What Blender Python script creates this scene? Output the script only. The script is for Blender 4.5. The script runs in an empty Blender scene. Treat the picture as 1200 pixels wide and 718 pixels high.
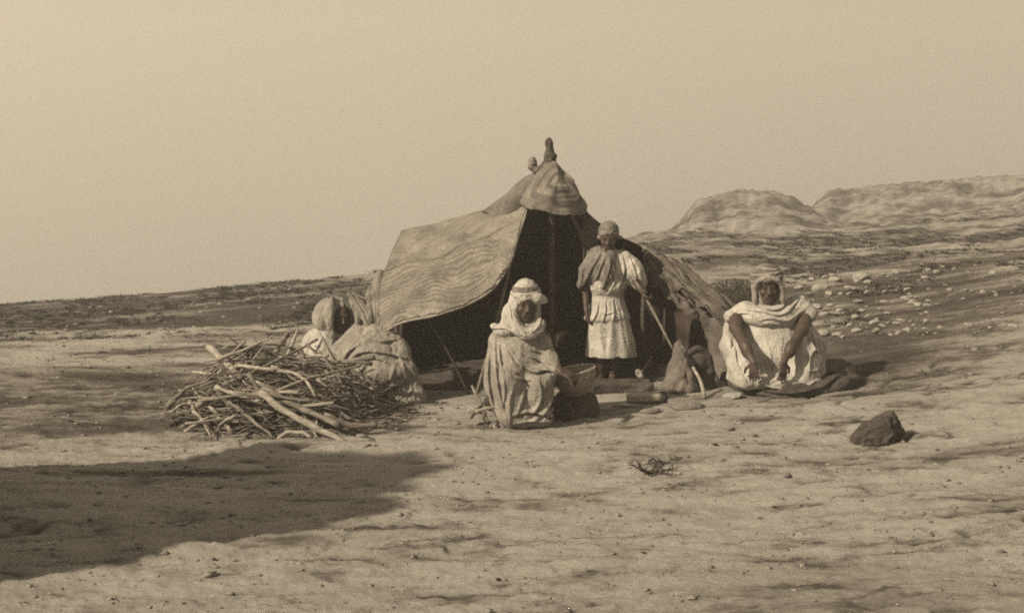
import bpy, bmesh, math, random
import numpy as np
import openvdb as vdb
from mathutils import Vector, Matrix

# ------------------------------------------------------------------ camera, sky, sun, exposure
SC = bpy.context.scene
COL = SC.collection
F_PX, CAM_H, HORIZON = 1387.0, 1.45, 250.0
PITCH = math.atan((359 - HORIZON) / F_PX)
cam_d = bpy.data.cameras.new('camera')
cam_d.sensor_width = 36.0
cam_d.lens = 36.0 * F_PX / 1200.0
cam_d.clip_end = 2000.0
cam_d.clip_start = 0.05
cam = bpy.data.objects.new('camera', cam_d)
cam.location = (0, 0, CAM_H)
cam.rotation_euler = (math.pi / 2 - PITCH, 0, 0)
COL.objects.link(cam)
SC.camera = cam

SUN_AZ, SUN_EL = math.radians(32), math.radians(33)      # light travels to +x and away from the camera
LIGHT = (1.0, 0.850, 0.622)                               # the print's brown tone
sd = Vector((math.cos(SUN_AZ) * math.cos(SUN_EL), math.sin(SUN_AZ) * math.cos(SUN_EL), -math.sin(SUN_EL)))
sun_d = bpy.data.lights.new('sun', 'SUN')
sun_d.energy = 4.2
sun_d.angle = math.radians(1.2)
sun_d.color = LIGHT
sun = bpy.data.objects.new('sun', sun_d)
sun.rotation_euler = sd.to_track_quat('-Z', 'Y').to_euler()
sun.location = (-10, -6, 12)
COL.objects.link(sun)

W = bpy.data.worlds.new('World')
SC.world = W
W.use_nodes = True
wn, wl = W.node_tree.nodes, W.node_tree.links
wn.clear()
sky = wn.new('ShaderNodeTexSky')
sky.sky_type = 'NISHITA'
sky.sun_disc = False
sky.sun_elevation = SUN_EL
sky.sun_rotation = math.atan2(-sd.x, -sd.y)
sky.dust_density = 1.0
sep = wn.new('ShaderNodeRGBToBW')                         # a one-colour print: the sky's brightness only
pw = wn.new('ShaderNodeMath'); pw.operation = 'POWER'; pw.inputs[1].default_value = 0.22
ml = wn.new('ShaderNodeMath'); ml.operation = 'MULTIPLY'; ml.inputs[1].default_value = 0.92
mx = wn.new('ShaderNodeMix'); mx.data_type = 'RGBA'; mx.blend_type = 'MULTIPLY'
mx.inputs[0].default_value = 1.0
mx.inputs[7].default_value = (*LIGHT, 1)
bg = wn.new('ShaderNodeBackground'); bg.inputs[1].default_value = 0.12
wo = wn.new('ShaderNodeOutputWorld')
wl.new(sky.outputs[0], sep.inputs[0])
wl.new(sep.outputs[0], pw.inputs[0])
wl.new(pw.outputs[0], ml.inputs[0])
wl.new(ml.outputs[0], mx.inputs[6])
wl.new(mx.outputs[2], bg.inputs[0])
wl.new(bg.outputs[0], wo.inputs[0])

SC.view_settings.view_transform = 'Standard'
SC.view_settings.look = 'None'
SC.view_settings.exposure = 1.0
SC.view_settings.gamma = 1.0
SC.view_settings.use_curve_mapping = False
SC.render.engine = 'CYCLES'
SC.cycles.use_denoising = False
SC.cycles.filter_width = 1.9
SC.cycles.max_bounces = 6
SC.cycles.volume_bounces = 1
HAZE = 0.005

# ------------------------------------------------------------------ helpers
random.seed(7)
RNG = np.random.default_rng(11)
CT, ST = math.cos(PITCH), math.sin(PITCH)


def at(px, py, d):
    """world point seen at picture position (px, py) at the distance y = d"""
    cx, cy = (px - 600.0) / F_PX, (359.0 - py) / F_PX
    t = d / (CT + cy * ST)
    return np.array([cx * t, d, CAM_H + t * (cy * CT - ST)])


_perm = RNG.permutation(256)
_perm = np.concatenate([_perm, _perm, _perm])
_grad = RNG.normal(size=(256, 3)); _grad /= np.linalg.norm(_grad, axis=1)[:, None]
_grad = _grad.astype(np.float32)


def perlin(x, y, z):
    x = np.asarray(x, np.float32); y = np.asarray(y, np.float32); z = np.asarray(z, np.float32)
    x, y, z = np.broadcast_arrays(x, y, z)
    xi = np.floor(x).astype(np.int32); yi = np.floor(y).astype(np.int32); zi = np.floor(z).astype(np.int32)
    xf, yf, zf = x - xi, y - yi, z - zi
    u = xf * xf * (3 - 2 * xf); v = yf * yf * (3 - 2 * yf); w = zf * zf * (3 - 2 * zf)
    res = 0
    for dx in (0, 1):
        for dy in (0, 1):
            for dz in (0, 1):
                h = _perm[_perm[_perm[(xi + dx) & 255] + ((yi + dy) & 255)] + ((zi + dz) & 255)]
                g = _grad[h]
                dot = g[..., 0] * (xf - dx) + g[..., 1] * (yf - dy) + g[..., 2] * (zf - dz)
                res = res + dot * (u if dx else 1 - u) * (v if dy else 1 - v) * (w if dz else 1 - w)
    return res * 1.5


def fbm(x, y, z, octs=4, gain=0.5):
    s, a = 0, 1.0
    for i in range(octs):
        s = s + a * perlin(x * 2 ** i + 17.3 * i, y * 2 ** i + 5.1 * i, z * 2 ** i + 9.7 * i)
        a *= gain
    return s


def sstep(a, b, x):
    t = np.clip((x - a) / (b - a), 0, 1)
    return t * t * (3 - 2 * t)


# ---- materials
def material(name, col, var=0.35, scale=6.0, rough=0.9, bump=0.25, bscale=60.0, dark=None, weave=None, stretch=(1, 1, 1), fine=0.0, bdist=0.01, crease=0.0):
    m = bpy.data.materials.new(name)
    m.use_nodes = True
    n, l = m.node_tree.nodes, m.node_tree.links
    b = n['Principled BSDF']
    b.inputs['Roughness'].default_value = rough
    b.inputs['Specular IOR Level'].default_value = 0.2
    tc = n.new('ShaderNodeTexCoord')
    mp = n.new('ShaderNodeMapping'); mp.inputs['Scale'].default_value = stretch
    l.new(tc.outputs['Object'], mp.inputs['Vector'])
    nz = n.new('ShaderNodeTexNoise'); nz.inputs['Scale'].default_value = scale
    nz.inputs['Detail'].default_value = 7; nz.inputs['Roughness'].default_value = 0.62
    l.new(mp.outputs[0], nz.inputs['Vector'])
    cr = n.new('ShaderNodeValToRGB')
    lo = dark if dark else tuple(c * (1 - var) for c in col)
    hi = tuple(min(1, c * (1 + var * 0.5)) for c in col)
    cr.color_ramp.elements[0].position = 0.34; cr.color_ramp.elements[0].color = (*lo, 1)
    cr.color_ramp.elements[1].position = 0.64; cr.color_ramp.elements[1].color = (*hi, 1)
    l.new(nz.outputs['Fac'], cr.inputs['Fac'])
    out = cr.outputs['Color']
    n2 = n.new('ShaderNodeTexNoise'); n2.inputs['Scale'].default_value = bscale
    n2.inputs['Detail'].default_value = 5
    l.new(mp.outputs[0], n2.inputs['Vector'])
    if fine:
        mr = n.new('ShaderNodeMapRange')
        mr.inputs[1].default_value = 0.3; mr.inputs[2].default_value = 0.7
        mr.inputs[3].default_value = 1 - fine; mr.inputs[4].default_value = 1 + fine
        l.new(n2.outputs['Fac'], mr.inputs[0])
        mm = n.new('ShaderNodeMix'); mm.data_type = 'RGBA'; mm.blend_type = 'MULTIPLY'; mm.inputs[0].default_value = 1
        l.new(out, mm.inputs[6]); l.new(mr.outputs[0], mm.inputs[7])
        out = mm.outputs[2]
    h = n2.outputs['Fac']
    if weave:                                            # plaited bands: lines in the given direction
        direction, wscale, wdark, wdist = weave
        wv = n.new('ShaderNodeTexWave'); wv.wave_type = 'BANDS'; wv.bands_direction = direction
        wv.inputs['Scale'].default_value = wscale
        wv.inputs['Distortion'].default_value = wdist
        wv.inputs['Detail'].default_value = 2; wv.inputs['Detail Scale'].default_value = 1.5
        l.new(tc.outputs['UV' if direction == 'Y' else 'Object'], wv.inputs['Vector'])
        mr2 = n.new('ShaderNodeMapRange')
        mr2.inputs[3].default_value = 1 - wdark; mr2.inputs[4].default_value = 1.0
        l.new(wv.outputs['Fac'], mr2.inputs[0])
        mm = n.new('ShaderNodeMix'); mm.data_type = 'RGBA'; mm.blend_type = 'MULTIPLY'; mm.inputs[0].default_value = 1
        l.new(out, mm.inputs[6]); l.new(mr2.outputs[0], mm.inputs[7])
        out = mm.outputs[2]
    bp = n.new('ShaderNodeBump'); bp.inputs['Strength'].default_value = bump
    bp.inputs['Distance'].default_value = bdist
    l.new(h, bp.inputs['Height'])
    if crease:
        n4 = n.new('ShaderNodeTexNoise'); n4.inputs['Scale'].default_value = 15; n4.inputs['Detail'].default_value = 4
        n4.inputs['Distortion'].default_value = 1.4
        l.new(mp.outputs[0], n4.inputs['Vector'])
        rd_ = n.new('ShaderNodeMath'); rd_.operation = 'PINGPONG'; rd_.inputs[1].default_value = 0.09
        l.new(n4.outputs['Fac'], rd_.inputs[0])
        b4 = n.new('ShaderNodeBump'); b4.inputs['Strength'].default_value = crease; b4.inputs['Distance'].default_value = 0.12
        l.new(rd_.outputs[0], b4.inputs['Height']); l.new(b4.outputs[0], bp.inputs['Normal'])
    l.new(out, b.inputs['Base Color'])
    l.new(bp.outputs[0], b.inputs['Normal'])
    return m


M = {}
M['wool_white'] = material('white wool', (0.40, 0.38, 0.355), 0.30, 6, bump=0.5, bscale=70, fine=0.16, crease=0.45)
M['wool_cream'] = material('cream wool', (0.265, 0.248, 0.226), 0.42, 6, bump=0.6, bscale=70, fine=0.2, crease=0.45)
M['wool_grey'] = material('worn grey wool', (0.19, 0.175, 0.16), 0.45, 9, bump=0.5, bscale=70, fine=0.2, crease=0.45)
M['wool_dark'] = material('dark wool', (0.075, 0.065, 0.06), 0.5, 8, bump=0.5, bscale=70, fine=0.2, crease=0.45)
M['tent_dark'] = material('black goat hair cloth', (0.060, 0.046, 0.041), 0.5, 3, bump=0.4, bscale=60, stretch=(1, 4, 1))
M['tent_brown'] = material('brown tent cloth', (0.10, 0.086, 0.08), 0.55, 5, bump=0.5, bscale=50, fine=0.25)
M['mat'] = material('plaited grass mat', (0.30, 0.28, 0.25), 0.40, 5, bump=0.5, bscale=120, fine=0.18)
M['mat_cap'] = material('ringed grass mat', (0.185, 0.170, 0.150), 0.50, 7, bump=0.5, bscale=120, fine=0.2)
M['mat_brown'] = material('old brown mat', (0.13, 0.115, 0.105), 0.4, 8, bump=0.5, bscale=90, fine=0.2)
M['mat_awning'] = material('banded grass mat', (0.205, 0.190, 0.168), 0.38, 4.5, bump=0.8, bscale=75, fine=0.34)
_n, _l = M['mat_awning'].node_tree.nodes, M['mat_awning'].node_tree.links
_b = _n['Principled BSDF']; _src = _b.inputs['Base Color'].links[0].from_socket
_a = _n.new('ShaderNodeAttribute'); _a.attribute_name = 'seam'
_m = _n.new('ShaderNodeMix'); _m.data_type = 'RGBA'
_l.new(_a.outputs['Fac'], _m.inputs[0]); _l.new(_src, _m.inputs[6]); _m.inputs[7].default_value = (0.075, 0.064, 0.056, 1)
_l.new(_m.outputs[2], _b.inputs['Base Color'])                 # dark stitching between the plaits
M['skin'] = material('dark skin', (0.070, 0.052, 0.044), 0.25, 20, rough=0.45, bump=0.1, bscale=150)
M['wood_pale'] = material('bleached wood', (0.34, 0.31, 0.275), 0.45, 8, bump=0.6, bscale=60, stretch=(0.6, 6, 6), fine=0.2)
M['wood_mid'] = material('grey dry wood', (0.20, 0.18, 0.16), 0.5, 8, bump=0.6, bscale=60, stretch=(0.6, 6, 6), fine=0.2)
M['wood_dark'] = material('dark bark', (0.085, 0.073, 0.066), 0.5, 8, bump=0.6, bscale=60, stretch=(0.6, 6, 6), fine=0.2)
M['stone_pale'] = material('pale limestone', (0.34, 0.32, 0.295), 0.4, 7, bump=0.6, bscale=40, fine=0.15)
M['stone_mid'] = material('grey limestone', (0.20, 0.185, 0.17), 0.45, 7, bump=0.6, bscale=40, fine=0.15)
M['stone_dark'] = material('dark weathered stone', (0.085, 0.073, 0.067), 0.5, 4, bump=0.8, bscale=25, fine=0.25, bdist=0.03)
M['soot'] = material('sooty clay', (0.035, 0.03, 0.028), 0.4, 10, rough=0.7)
M['clay'] = material('clay', (0.22, 0.19, 0.165), 0.3, 10, rough=0.75)
M['scrub'] = material('dry scrub', (0.075, 0.068, 0.06), 0.5, 3, bump=0.0)
M['scrub_pale'] = material('bleached straw', (0.24, 0.22, 0.19), 0.4, 3, bump=0.0)


# ---- objects
def tag(o, label=None, cat=None, group=None, kind=None):
    if label: o['label'] = label
    if cat: o['category'] = cat
    if group: o['group'] = group
    if kind: o['kind'] = kind
    return o


def empty(name, loc, label, cat, group=None):
    o = bpy.data.objects.new(name, None)
    o.empty_display_size = 0.1
    o.location = tuple(float(v) for v in loc)
    COL.objects.link(o)
    return tag(o, label, cat, group)


def world_loc(o):
    v = np.zeros(3)
    while o is not None:
        v = v + np.array(o.location); o = o.parent
    return v


def mesh_obj(name, verts, faces, mat, parent=None, origin=None, smooth=True, uv=None):
    """verts in world space; kept relative to the parent or to origin"""
    verts = np.asarray(verts, float)
    org = np.zeros(3)
    if parent is not None: org = world_loc(parent)
    elif origin is not None: org = np.asarray(origin, float)
    me = bpy.data.meshes.new(name)
    if isinstance(faces, np.ndarray):
        k = faces.shape[1]
        me.vertices.add(len(verts)); me.vertices.foreach_set('co', (verts - org).astype(np.float32).ravel())
        me.loops.add(faces.size); me.loops.foreach_set('vertex_index', faces.astype(np.int32).ravel())
        me.polygons.add(len(faces))
        me.polygons.foreach_set('loop_start', np.arange(0, faces.size, k, dtype=np.int32))
        me.polygons.foreach_set('loop_total', np.full(len(faces), k, dtype=np.int32))
        me.update(calc_edges=True)
        me.validate()
    else:
        me.from_pydata([tuple(v) for v in verts - org], [], faces)
    if uv is not None:
        lay = me.uv_layers.new(name='UVMap')
        li = np.zeros(len(me.loops), np.int32); me.loops.foreach_get('vertex_index', li)
        lay.data.foreach_set('uv', np.asarray(uv, np.float32)[li].ravel())
    if smooth: me.polygons.foreach_set('use_smooth', np.ones(len(me.polygons), bool))
    me.materials.append(M[mat] if isinstance(mat, str) else mat)
    o = bpy.data.objects.new(name, me)
    COL.objects.link(o)
    if parent is not None: o.parent = parent
    elif origin is not None: o.location = tuple(org)
    return o


def grid_faces(nu, nv, wrap=False):
    f = []
    for i in range(nu - (0 if wrap else 1)):
        for j in range(nv - 1):
            a = i * nv + j; b = ((i + 1) % nu) * nv + j
            f.append((a, b, b + 1, a + 1))
    return np.array(f, np.int32)


def catmull(pts, n):
    pts = np.asarray(pts, float)
    seg = np.linalg.norm(np.diff(pts, axis=0), axis=1)
    t = np.concatenate([[0], np.cumsum(seg)]); t /= t[-1]
    P = np.vstack([2 * pts[0] - pts[1], pts, 2 * pts[-1] - pts[-2]])
    out = []
    for s in np.linspace(0, 1, n):
        i = min(np.searchsorted(t, s, side='right') - 1, len(pts) - 2)
        u = (s - t[i]) / max(1e-9, t[i + 1] - t[i])
        p0, p1, p2, p3 = P[i], P[i + 1], P[i + 2], P[i + 3]
        out.append(0.5 * (2 * p1 + (p2 - p0) * u + (2 * p0 - 5 * p1 + 4 * p2 - p3) * u * u + (3 * p1 - p0 - 3 * p2 + p3) * u ** 3))
    return np.array(out)


def normals_grid(G):
    du = np.gradient(G, axis=0); dv = np.gradient(G, axis=1)
    n = np.cross(du, dv)
    return n / (np.linalg.norm(n, axis=2, keepdims=True) + 1e-9)


def sheet(name, G, mat, parent, thick=0.012, uv=True):
    """a cloth sheet from a grid of points (nu, nv, 3), given a real thickness"""
    nu, nv = G.shape[:2]
    N = normals_grid(G)
    top = G.reshape(-1, 3); bot = (G - N * thick).reshape(-1, 3)
    f = grid_faces(nu, nv)
    nn = nu * nv
    fb = f[:, ::-1] + nn
    edge = [(i, 0) for i in range(nu)] + [(nu - 1, j) for j in range(1, nv)] + [(i, nv - 1) for i in range(nu - 2, -1, -1)] + [(0, j) for j in range(nv - 2, 0, -1)]
    idx = [i * nv + j for i, j in edge]
    side = np.array([(idx[k], idx[(k + 1) % len(idx)], idx[(k + 1) % len(idx)] + nn, idx[k] + nn) for k in range(len(idx))])
    u, v = np.meshgrid(np.linspace(0, 1, nu), np.linspace(0, 1, nv), indexing='ij')
    UV = np.stack([u.ravel(), v.ravel()], 1)
    return mesh_obj(name, np.vstack([top, bot]), np.vstack([f, fb, side]), mat, parent, uv=np.vstack([UV, UV]))


def coons(bottom, top, left, right):
    """curves: bottom/top (nu,3) at v=0/1, left/right (nv,3) at u=0/1"""
    nu, nv = len(bottom), len(left)
    u = np.linspace(0, 1, nu)[:, None, None]; v = np.linspace(0, 1, nv)[None, :, None]
    B, T = bottom[:, None], top[:, None]; Lf, Rt = left[None], right[None]
    return (1 - v) * B + v * T + (1 - u) * Lf + u * Rt - ((1 - u) * (1 - v) * bottom[0] + u * (1 - v) * bottom[-1] + (1 - u) * v * top[0] + u * v * top[-1])


def tube(pts, radii, sides=8, cap=True, jitter=0.0):
    pts = np.asarray(pts, float); n = len(pts)
    radii = np.broadcast_to(np.asarray(radii, float), (n,))
    V, Fc = [], []
    tan = np.gradient(pts, axis=0)
    ref = np.array([0.13, 0.21, 0.97])
    for i in range(n):
        t = tan[i] / (np.linalg.norm(tan[i]) + 1e-9)
        a = np.cross(t, ref)
        if np.linalg.norm(a) < 0.05: a = np.cross(t, np.array([1.0, 0.1, 0]))
        a /= np.linalg.norm(a); b = np.cross(t, a)
        for k in range(sides):
            th = 2 * math.pi * k / sides
            r = radii[i] * (1 + jitter * random.uniform(-1, 1))
            V.append(pts[i] + r * (math.cos(th) * a + math.sin(th) * b))
    for i in range(n - 1):
        for k in range(sides):
            k2 = (k + 1) % sides
            Fc.append((i * sides + k, i * sides + k2, (i + 1) * sides + k2, (i + 1) * sides + k))
    if cap:
        Fc.append(tuple(range(sides - 1, -1, -1)))
        Fc.append(tuple((n - 1) * sides + k for k in range(sides)))
    return np.array(V), Fc


def tube_obj(name, pts, radii, mat, parent=None, origin=None, sides=8, jitter=0.0):
    V, Fc = tube(pts, radii, sides, True, jitter)
    return mesh_obj(name, V, Fc, mat, parent, origin)


class Field:
    """signed distance field for cloth and bodies, turned into one continuous skin"""
    def __init__(self, lo, hi, vox=0.008, band=0.07):
        self.lo = np.asarray(lo, float); self.vox = vox; self.band = band
        self.n = np.ceil((np.asarray(hi, float) - self.lo) / vox).astype(int) + 1
        self.d = np.full(self.n, band, np.float32)
        self.ax = [(self.lo[i] + vox * np.arange(self.n[i])).astype(np.float32) for i in range(3)]

    def _sub(self, lo, hi):
        a = np.clip(np.floor((np.asarray(lo) - self.band - self.lo) / self.vox).astype(int), 0, self.n)
        b = np.clip(np.ceil((np.asarray(hi) + self.band - self.lo) / self.vox).astype(int) + 1, 0, self.n)
        return tuple(slice(i, j) for i, j in zip(a, b))

    def _xyz(self, s):
        return self.ax[0][s[0]][:, None, None], self.ax[1][s[1]][None, :, None], self.ax[2][s[2]][None, None, :]

    def _put(self, s, di, k, op):
        d = self.d[s]
        if op == 'add':
            h = np.maximum(k - np.abs(d - di), 0) / k
            self.d[s] = np.minimum(d, di) - h * h * k * 0.25
        else:
            di = -di
            h = np.maximum(k - np.abs(d - di), 0) / k
            self.d[s] = np.maximum(d, di) + h * h * k * 0.25

    def cone(self, a, b, ra, rb=None, k=0.03, op='add'):
        rb = ra if rb is None else rb
        a = np.asarray(a, float); b = np.asarray(b, float); r = max(ra, rb)
        s = self._sub(np.minimum(a, b) - r, np.maximum(a, b) + r)
        if any(q.stop <= q.start for q in s): return
        x, y, z = self._xyz(s)
        ab = b - a; L2 = float(ab @ ab) + 1e-12
        t = np.clip(((x - a[0]) * ab[0] + (y - a[1]) * ab[1] + (z - a[2]) * ab[2]) / L2, 0, 1)
        di = np.sqrt((x - a[0] - t * ab[0]) ** 2 + (y - a[1] - t * ab[1]) ** 2 + (z - a[2] - t * ab[2]) ** 2) - (ra + t * (rb - ra))
        self._put(s, di, k, op)

    def chain(self, pts, r, k=0.02, n=None, op='add'):
        pts = catmull(pts, n) if n else np.asarray(pts, float)
        rr = np.interp(np.linspace(0, 1, len(pts)), np.linspace(0, 1, len(r)), r) if hasattr(r, '__len__') else [r] * len(pts)
        for i in range(len(pts) - 1): self.cone(pts[i], pts[i + 1], rr[i], rr[i + 1], k, op)

    def ell(self, c, r, R=None, k=0.03, op='add'):
        c = np.asarray(c, float); r = np.asarray(r, float)
        m = r.max()
        s = self._sub(c - m, c + m)
        if any(q.stop <= q.start for q in s): return
        x, y, z = self._xyz(s)
        x, y, z = x - c[0], y - c[1], z - c[2]
        if R is not None:
            x, y, z = (R[0][0] * x + R[0][1] * y + R[0][2] * z, R[1][0] * x + R[1][1] * y + R[1][2] * z, R[2][0] * x + R[2][1] * y + R[2][2] * z)
        k0 = np.sqrt((x / r[0]) ** 2 + (y / r[1]) ** 2 + (z / r[2]) ** 2)
        k1 = np.sqrt((x / r[0] ** 2) ** 2 + (y / r[1] ** 2) ** 2 + (z / r[2] ** 2) ** 2) + 1e-6
        self._put(s, k0 * (k0 - 1) / k1, k, op)

    def folds(self, amp, freq, seed=0.0, mask=None, A=None):
        """sharp-crested drapery folds; freq per axis (low along the fold)"""
        i, j, k = np.nonzero(np.abs(self.d) < self.band * 0.9)
        x, y, z = self.ax[0][i], self.ax[1][j], self.ax[2][k]
        if A is not None:
            x, y, z = (A[q][0] * x + A[q][1] * y + A[q][2] * z for q in range(3))
        wx = 0.35 * perlin(x * 3 + seed, y * 3, z * 3)
        n = perlin(x * freq[0] + seed + wx, y * freq[1] + wx, z * freq[2] + seed * 1.7)
        n2 = perlin(x * freq[0] * 2.1 + seed, y * freq[1] * 2.1, z * freq[2] * 2.1 + seed)
        f = amp * (1.9 * np.sqrt(n * n + 0.012) - 0.55) + amp * 0.35 * n2
        if mask is not None: f = f * mask(x, y, z)
        self.d[i, j, k] += f.astype(np.float32)

    def fold(self, pts, h=0.012, w=0.016, yc=None, n=16, side=(0.9, -1.1)):
        """one drawn fold on the camera side: a soft crest with a sharper crease on its shaded side"""
        P = catmull(pts, n)
        x = self.ax[0][:, None]; z = self.ax[2][None, :]
        amp = np.zeros((self.n[0], self.n[2]), np.float32)
        for dx, dz, hh, ww in ((0, 0, -h, w), (side[0] * w, side[1] * w, 1.1 * h, 0.62 * w)):
            best = np.full((self.n[0], self.n[2]), 9.0, np.float32); tt = np.zeros_like(best)
            for i in range(n - 1):
                a = P[i][[0, 2]] + (dx, dz); b = P[i + 1][[0, 2]] + (dx, dz)
                ab = b - a; L2 = float(ab @ ab) + 1e-12
                t = np.clip(((x - a[0]) * ab[0] + (z - a[1]) * ab[1]) / L2, 0, 1)
                r = np.sqrt((x - a[0] - t * ab[0]) ** 2 + (z - a[1] - t * ab[1]) ** 2)
                m = r < best
                best = np.where(m, r, best); tt = np.where(m, (i + t) / (n - 1), tt)
            amp = amp + hh * np.exp(-(best / ww) ** 2) * np.clip(4 * tt * (1 - tt) + 0.12, 0, 1) ** 0.6
        yc = float(np.mean(self.ax[1])) if yc is None else yc
        fy = np.clip((yc - self.ax[1]) / 0.05 + 0.5, 0, 1)
        self.d += amp[:, None, :] * fy[None, :, None].astype(np.float32)

    def slab(self, c, up, lo, hi):
        """keep only the slice between two heights along up"""
        up = unit(up)
        x, y, z = self.ax[0][:, None, None], self.ax[1][None, :, None], self.ax[2][None, None, :]
        t = (x - c[0]) * up[0] + (y - c[1]) * up[1] + (z - c[2]) * up[2]
        self.d = np.maximum(self.d, np.maximum(lo - t, t - hi).astype(np.float32))

    def cut_below(self, zfun):
        x = self.ax[0][:, None]; y = self.ax[1][None, :]
        zz = zfun(np.broadcast_to(x, (self.n[0], self.n[1])).ravel(), np.broadcast_to(y, (self.n[0], self.n[1])).ravel()).reshape(self.n[0], self.n[1])
        self.d = np.maximum(self.d, (zz[:, :, None] - 0.03 - self.ax[2][None, None, :]).astype(np.float32))

    def build(self, name, mat, parent=None, origin=None):
        for ax in range(3):                               # keep the skin closed at the box
            for e in (0, -1):
                sl = [slice(None)] * 3; sl[ax] = e
                self.d[tuple(sl)] = self.band
        g = vdb.FloatGrid(self.band)
        g.copyFromArray(np.clip(self.d, -self.band, self.band))
        p, q = g.convertToQuads(0.0)
        p = p.astype(float) * self.vox + self.lo
        v = p[q]
        vol = np.einsum('ij,ij->i', v[:, 0], np.cross(v[:, 1], v[:, 2])).sum() + np.einsum('ij,ij->i', v[:, 0], np.cross(v[:, 2], v[:, 3])).sum()
        if vol < 0: q = q[:, ::-1].copy()
        return mesh_obj(name, p, q.astype(np.int32), mat, parent, origin)


def unit(v):
    v = np.asarray(v, float); return v / np.linalg.norm(v)


def head(Fd, c, fwd, up, s=1.0):
    fwd = unit(fwd); up = unit(np.asarray(up) - fwd * np.dot(up, fwd)); rt = np.cross(fwd, up)
    R = np.array([rt, fwd, up])
    P = lambda r, f, u: np.asarray(c) + s * (rt * r + fwd * f + up * u)
    q = lambda *r: tuple(s * v for v in r)
    Fd.ell(P(0, -0.012, 0.035), q(0.074, 0.093, 0.088), R, 0.02)            # skull
    Fd.ell(P(0, 0.028, -0.03), q(0.060, 0.062, 0.082), R, 0.03)             # face
    Fd.cone(P(-0.03, 0.045, -0.088), P(0.03, 0.045, -0.088), 0.026 * s, k=0.03)   # jaw
    Fd.cone(P(0, 0.066, -0.098), P(0, 0.066, -0.094), 0.020 * s, k=0.02)    # chin
    for sx in (-1, 1):
        Fd.ell(P(sx * 0.032, 0.094, 0.004), q(0.020, 0.016, 0.013), R, 0.012, 'sub')   # eye sockets
        Fd.ell(P(sx * 0.031, 0.076, 0.003), q(0.013, 0.012, 0.010), R, 0.004)          # eyes
        Fd.ell(P(sx * 0.043, 0.066, -0.030), q(0.020, 0.018, 0.018), R, 0.02)          # cheekbones
        Fd.ell(P(sx * 0.073, -0.005, -0.005), q(0.012, 0.020, 0.032), R, 0.008)        # ears
    Fd.cone(P(-0.040, 0.081, 0.024), P(0.040, 0.081, 0.024), 0.010 * s, k=0.018)       # brow
    Fd.cone(P(0, 0.088, 0.006), P(0, 0.108, -0.032), 0.008 * s, 0.014 * s, k=0.012)    # nose
    Fd.cone(P(-0.014, 0.097, -0.038), P(0.014, 0.097, -0.038), 0.009 * s, k=0.008)
    Fd.cone(P(-0.022, 0.086, -0.058), P(0.022, 0.086, -0.058), 0.008 * s, k=0.006)     # lips
    Fd.cone(P(-0.020, 0.084, -0.070), P(0.020, 0.084, -0.070), 0.009 * s, k=0.006)
    return P, R


def hand(Fd, wrist, fdir, pn, thumb=1, curl=0.35, s=1.0):
    """palm, four unequal fingers and a thumb; pn = the way the fingers curl"""
    f = unit(fdir); pn = unit(np.asarray(pn) - f * np.dot(pn, f)); sd_ = np.cross(f, pn) * thumb
    w = np.asarray(wrist, float)
    for i in range(4):
        o = (i - 1.5) * 0.019 * s
        Fd.cone(w + f * 0.015 * s + sd_ * o * 0.75, w + f * 0.085 * s + sd_ * o, 0.016 * s, 0.0125 * s, k=0.012)
    for i, ln in enumerate((0.90, 1.0, 1.08, 0.98)[::1]):
        ln = (0.82, 0.98, 1.06, 0.96)[i]
        o = (i - 1.5) * 0.0205 * s
        p = w + f * 0.085 * s + sd_ * o
        ang = 0.0
        for j, sl in enumerate((0.042, 0.027, 0.022)):
            ang += curl * (0.8 + 0.25 * j + 0.05 * i)
            d = f * math.cos(ang) + pn * math.sin(ang) + sd_ * (i - 1.5) * 0.06
            e = p + d * sl * ln * s
            Fd.cone(p, e, (0.0098 - 0.0008 * j) * s, (0.0090 - 0.0008 * j) * s, k=0.004)
            p = e
    p = w + f * 0.025 * s + sd_ * 0.030 * s
    for j, sl in enumerate((0.042, 0.034, 0.026)):
        d = unit(f * (0.55 + 0.18 * j) + sd_ * (0.75 - 0.3 * j) + pn * (0.25 + 0.2 * j))
        e = p + d * sl * s
        Fd.cone(p, e, 0.0135 * s - 0.0015 * j * s, 0.012 * s - 0.0015 * j * s, k=0.008)
        p = e


# ------------------------------------------------------------------ the ground and hillside
def zrow(row, d):
    return CAM_H - d * (row - HORIZON) / F_PX


ctrl = []
for px in (-1800, 0, 1200, 3000): ctrl += [(px, 0.5, 0.0), (px, 2.0, 0.0)]
for px, z in ((-900, 0.05), (0, 0), (400, -0.02), (800, 0), (1200, 0.04), (2000, 0.2)): ctrl.append((px, 4.2, z))
for px, z in ((-500, 0.05), (0, 0), (350, -0.03), (600, 0.0), (900, 0.02), (1200, 0.08)): ctrl.append((px, 6.2, z))
for px, z in ((-500, 0.03), (0, 0), (300, 0), (612, 0), (900, 0.06), (1200, 0.18), (1700, 0.5)): ctrl.append((px, 8.1, z))
for px, z in ((-300, 0), (0, 0.02), (300, 0), (480, 0.02), (712, 0.085), (900, 0.14), (1050, 0.22), (1200, 0.36), (1700, 0.9)): ctrl.append((px, 9.6, z))
for px, z in ((-300, -0.1), (0, 0.0), (170, 0.03), (430, 0.1), (700, 0.25), (900, 0.36), (1050, 0.5), (1200, 0.72), (1700, 1.5)): ctrl.append((px, 13, z))
for px, r in ((-500, 400), (0, 374), (170, 364), (430, 340), (700, 318), (900, 316), (1050, 306), (1200, 292), (1700, 240)): ctrl.append((px, 20, zrow(r, 20)))
for px, r in ((-500, 380), (0, 358), (170, 346), (300, 335), (430, 322), (600, 302), (760, 288), (900, 289), (1050, 283), (1200, 270), (1700, 215)): ctrl.append((px, 30, zrow(r, 30)))
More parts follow.
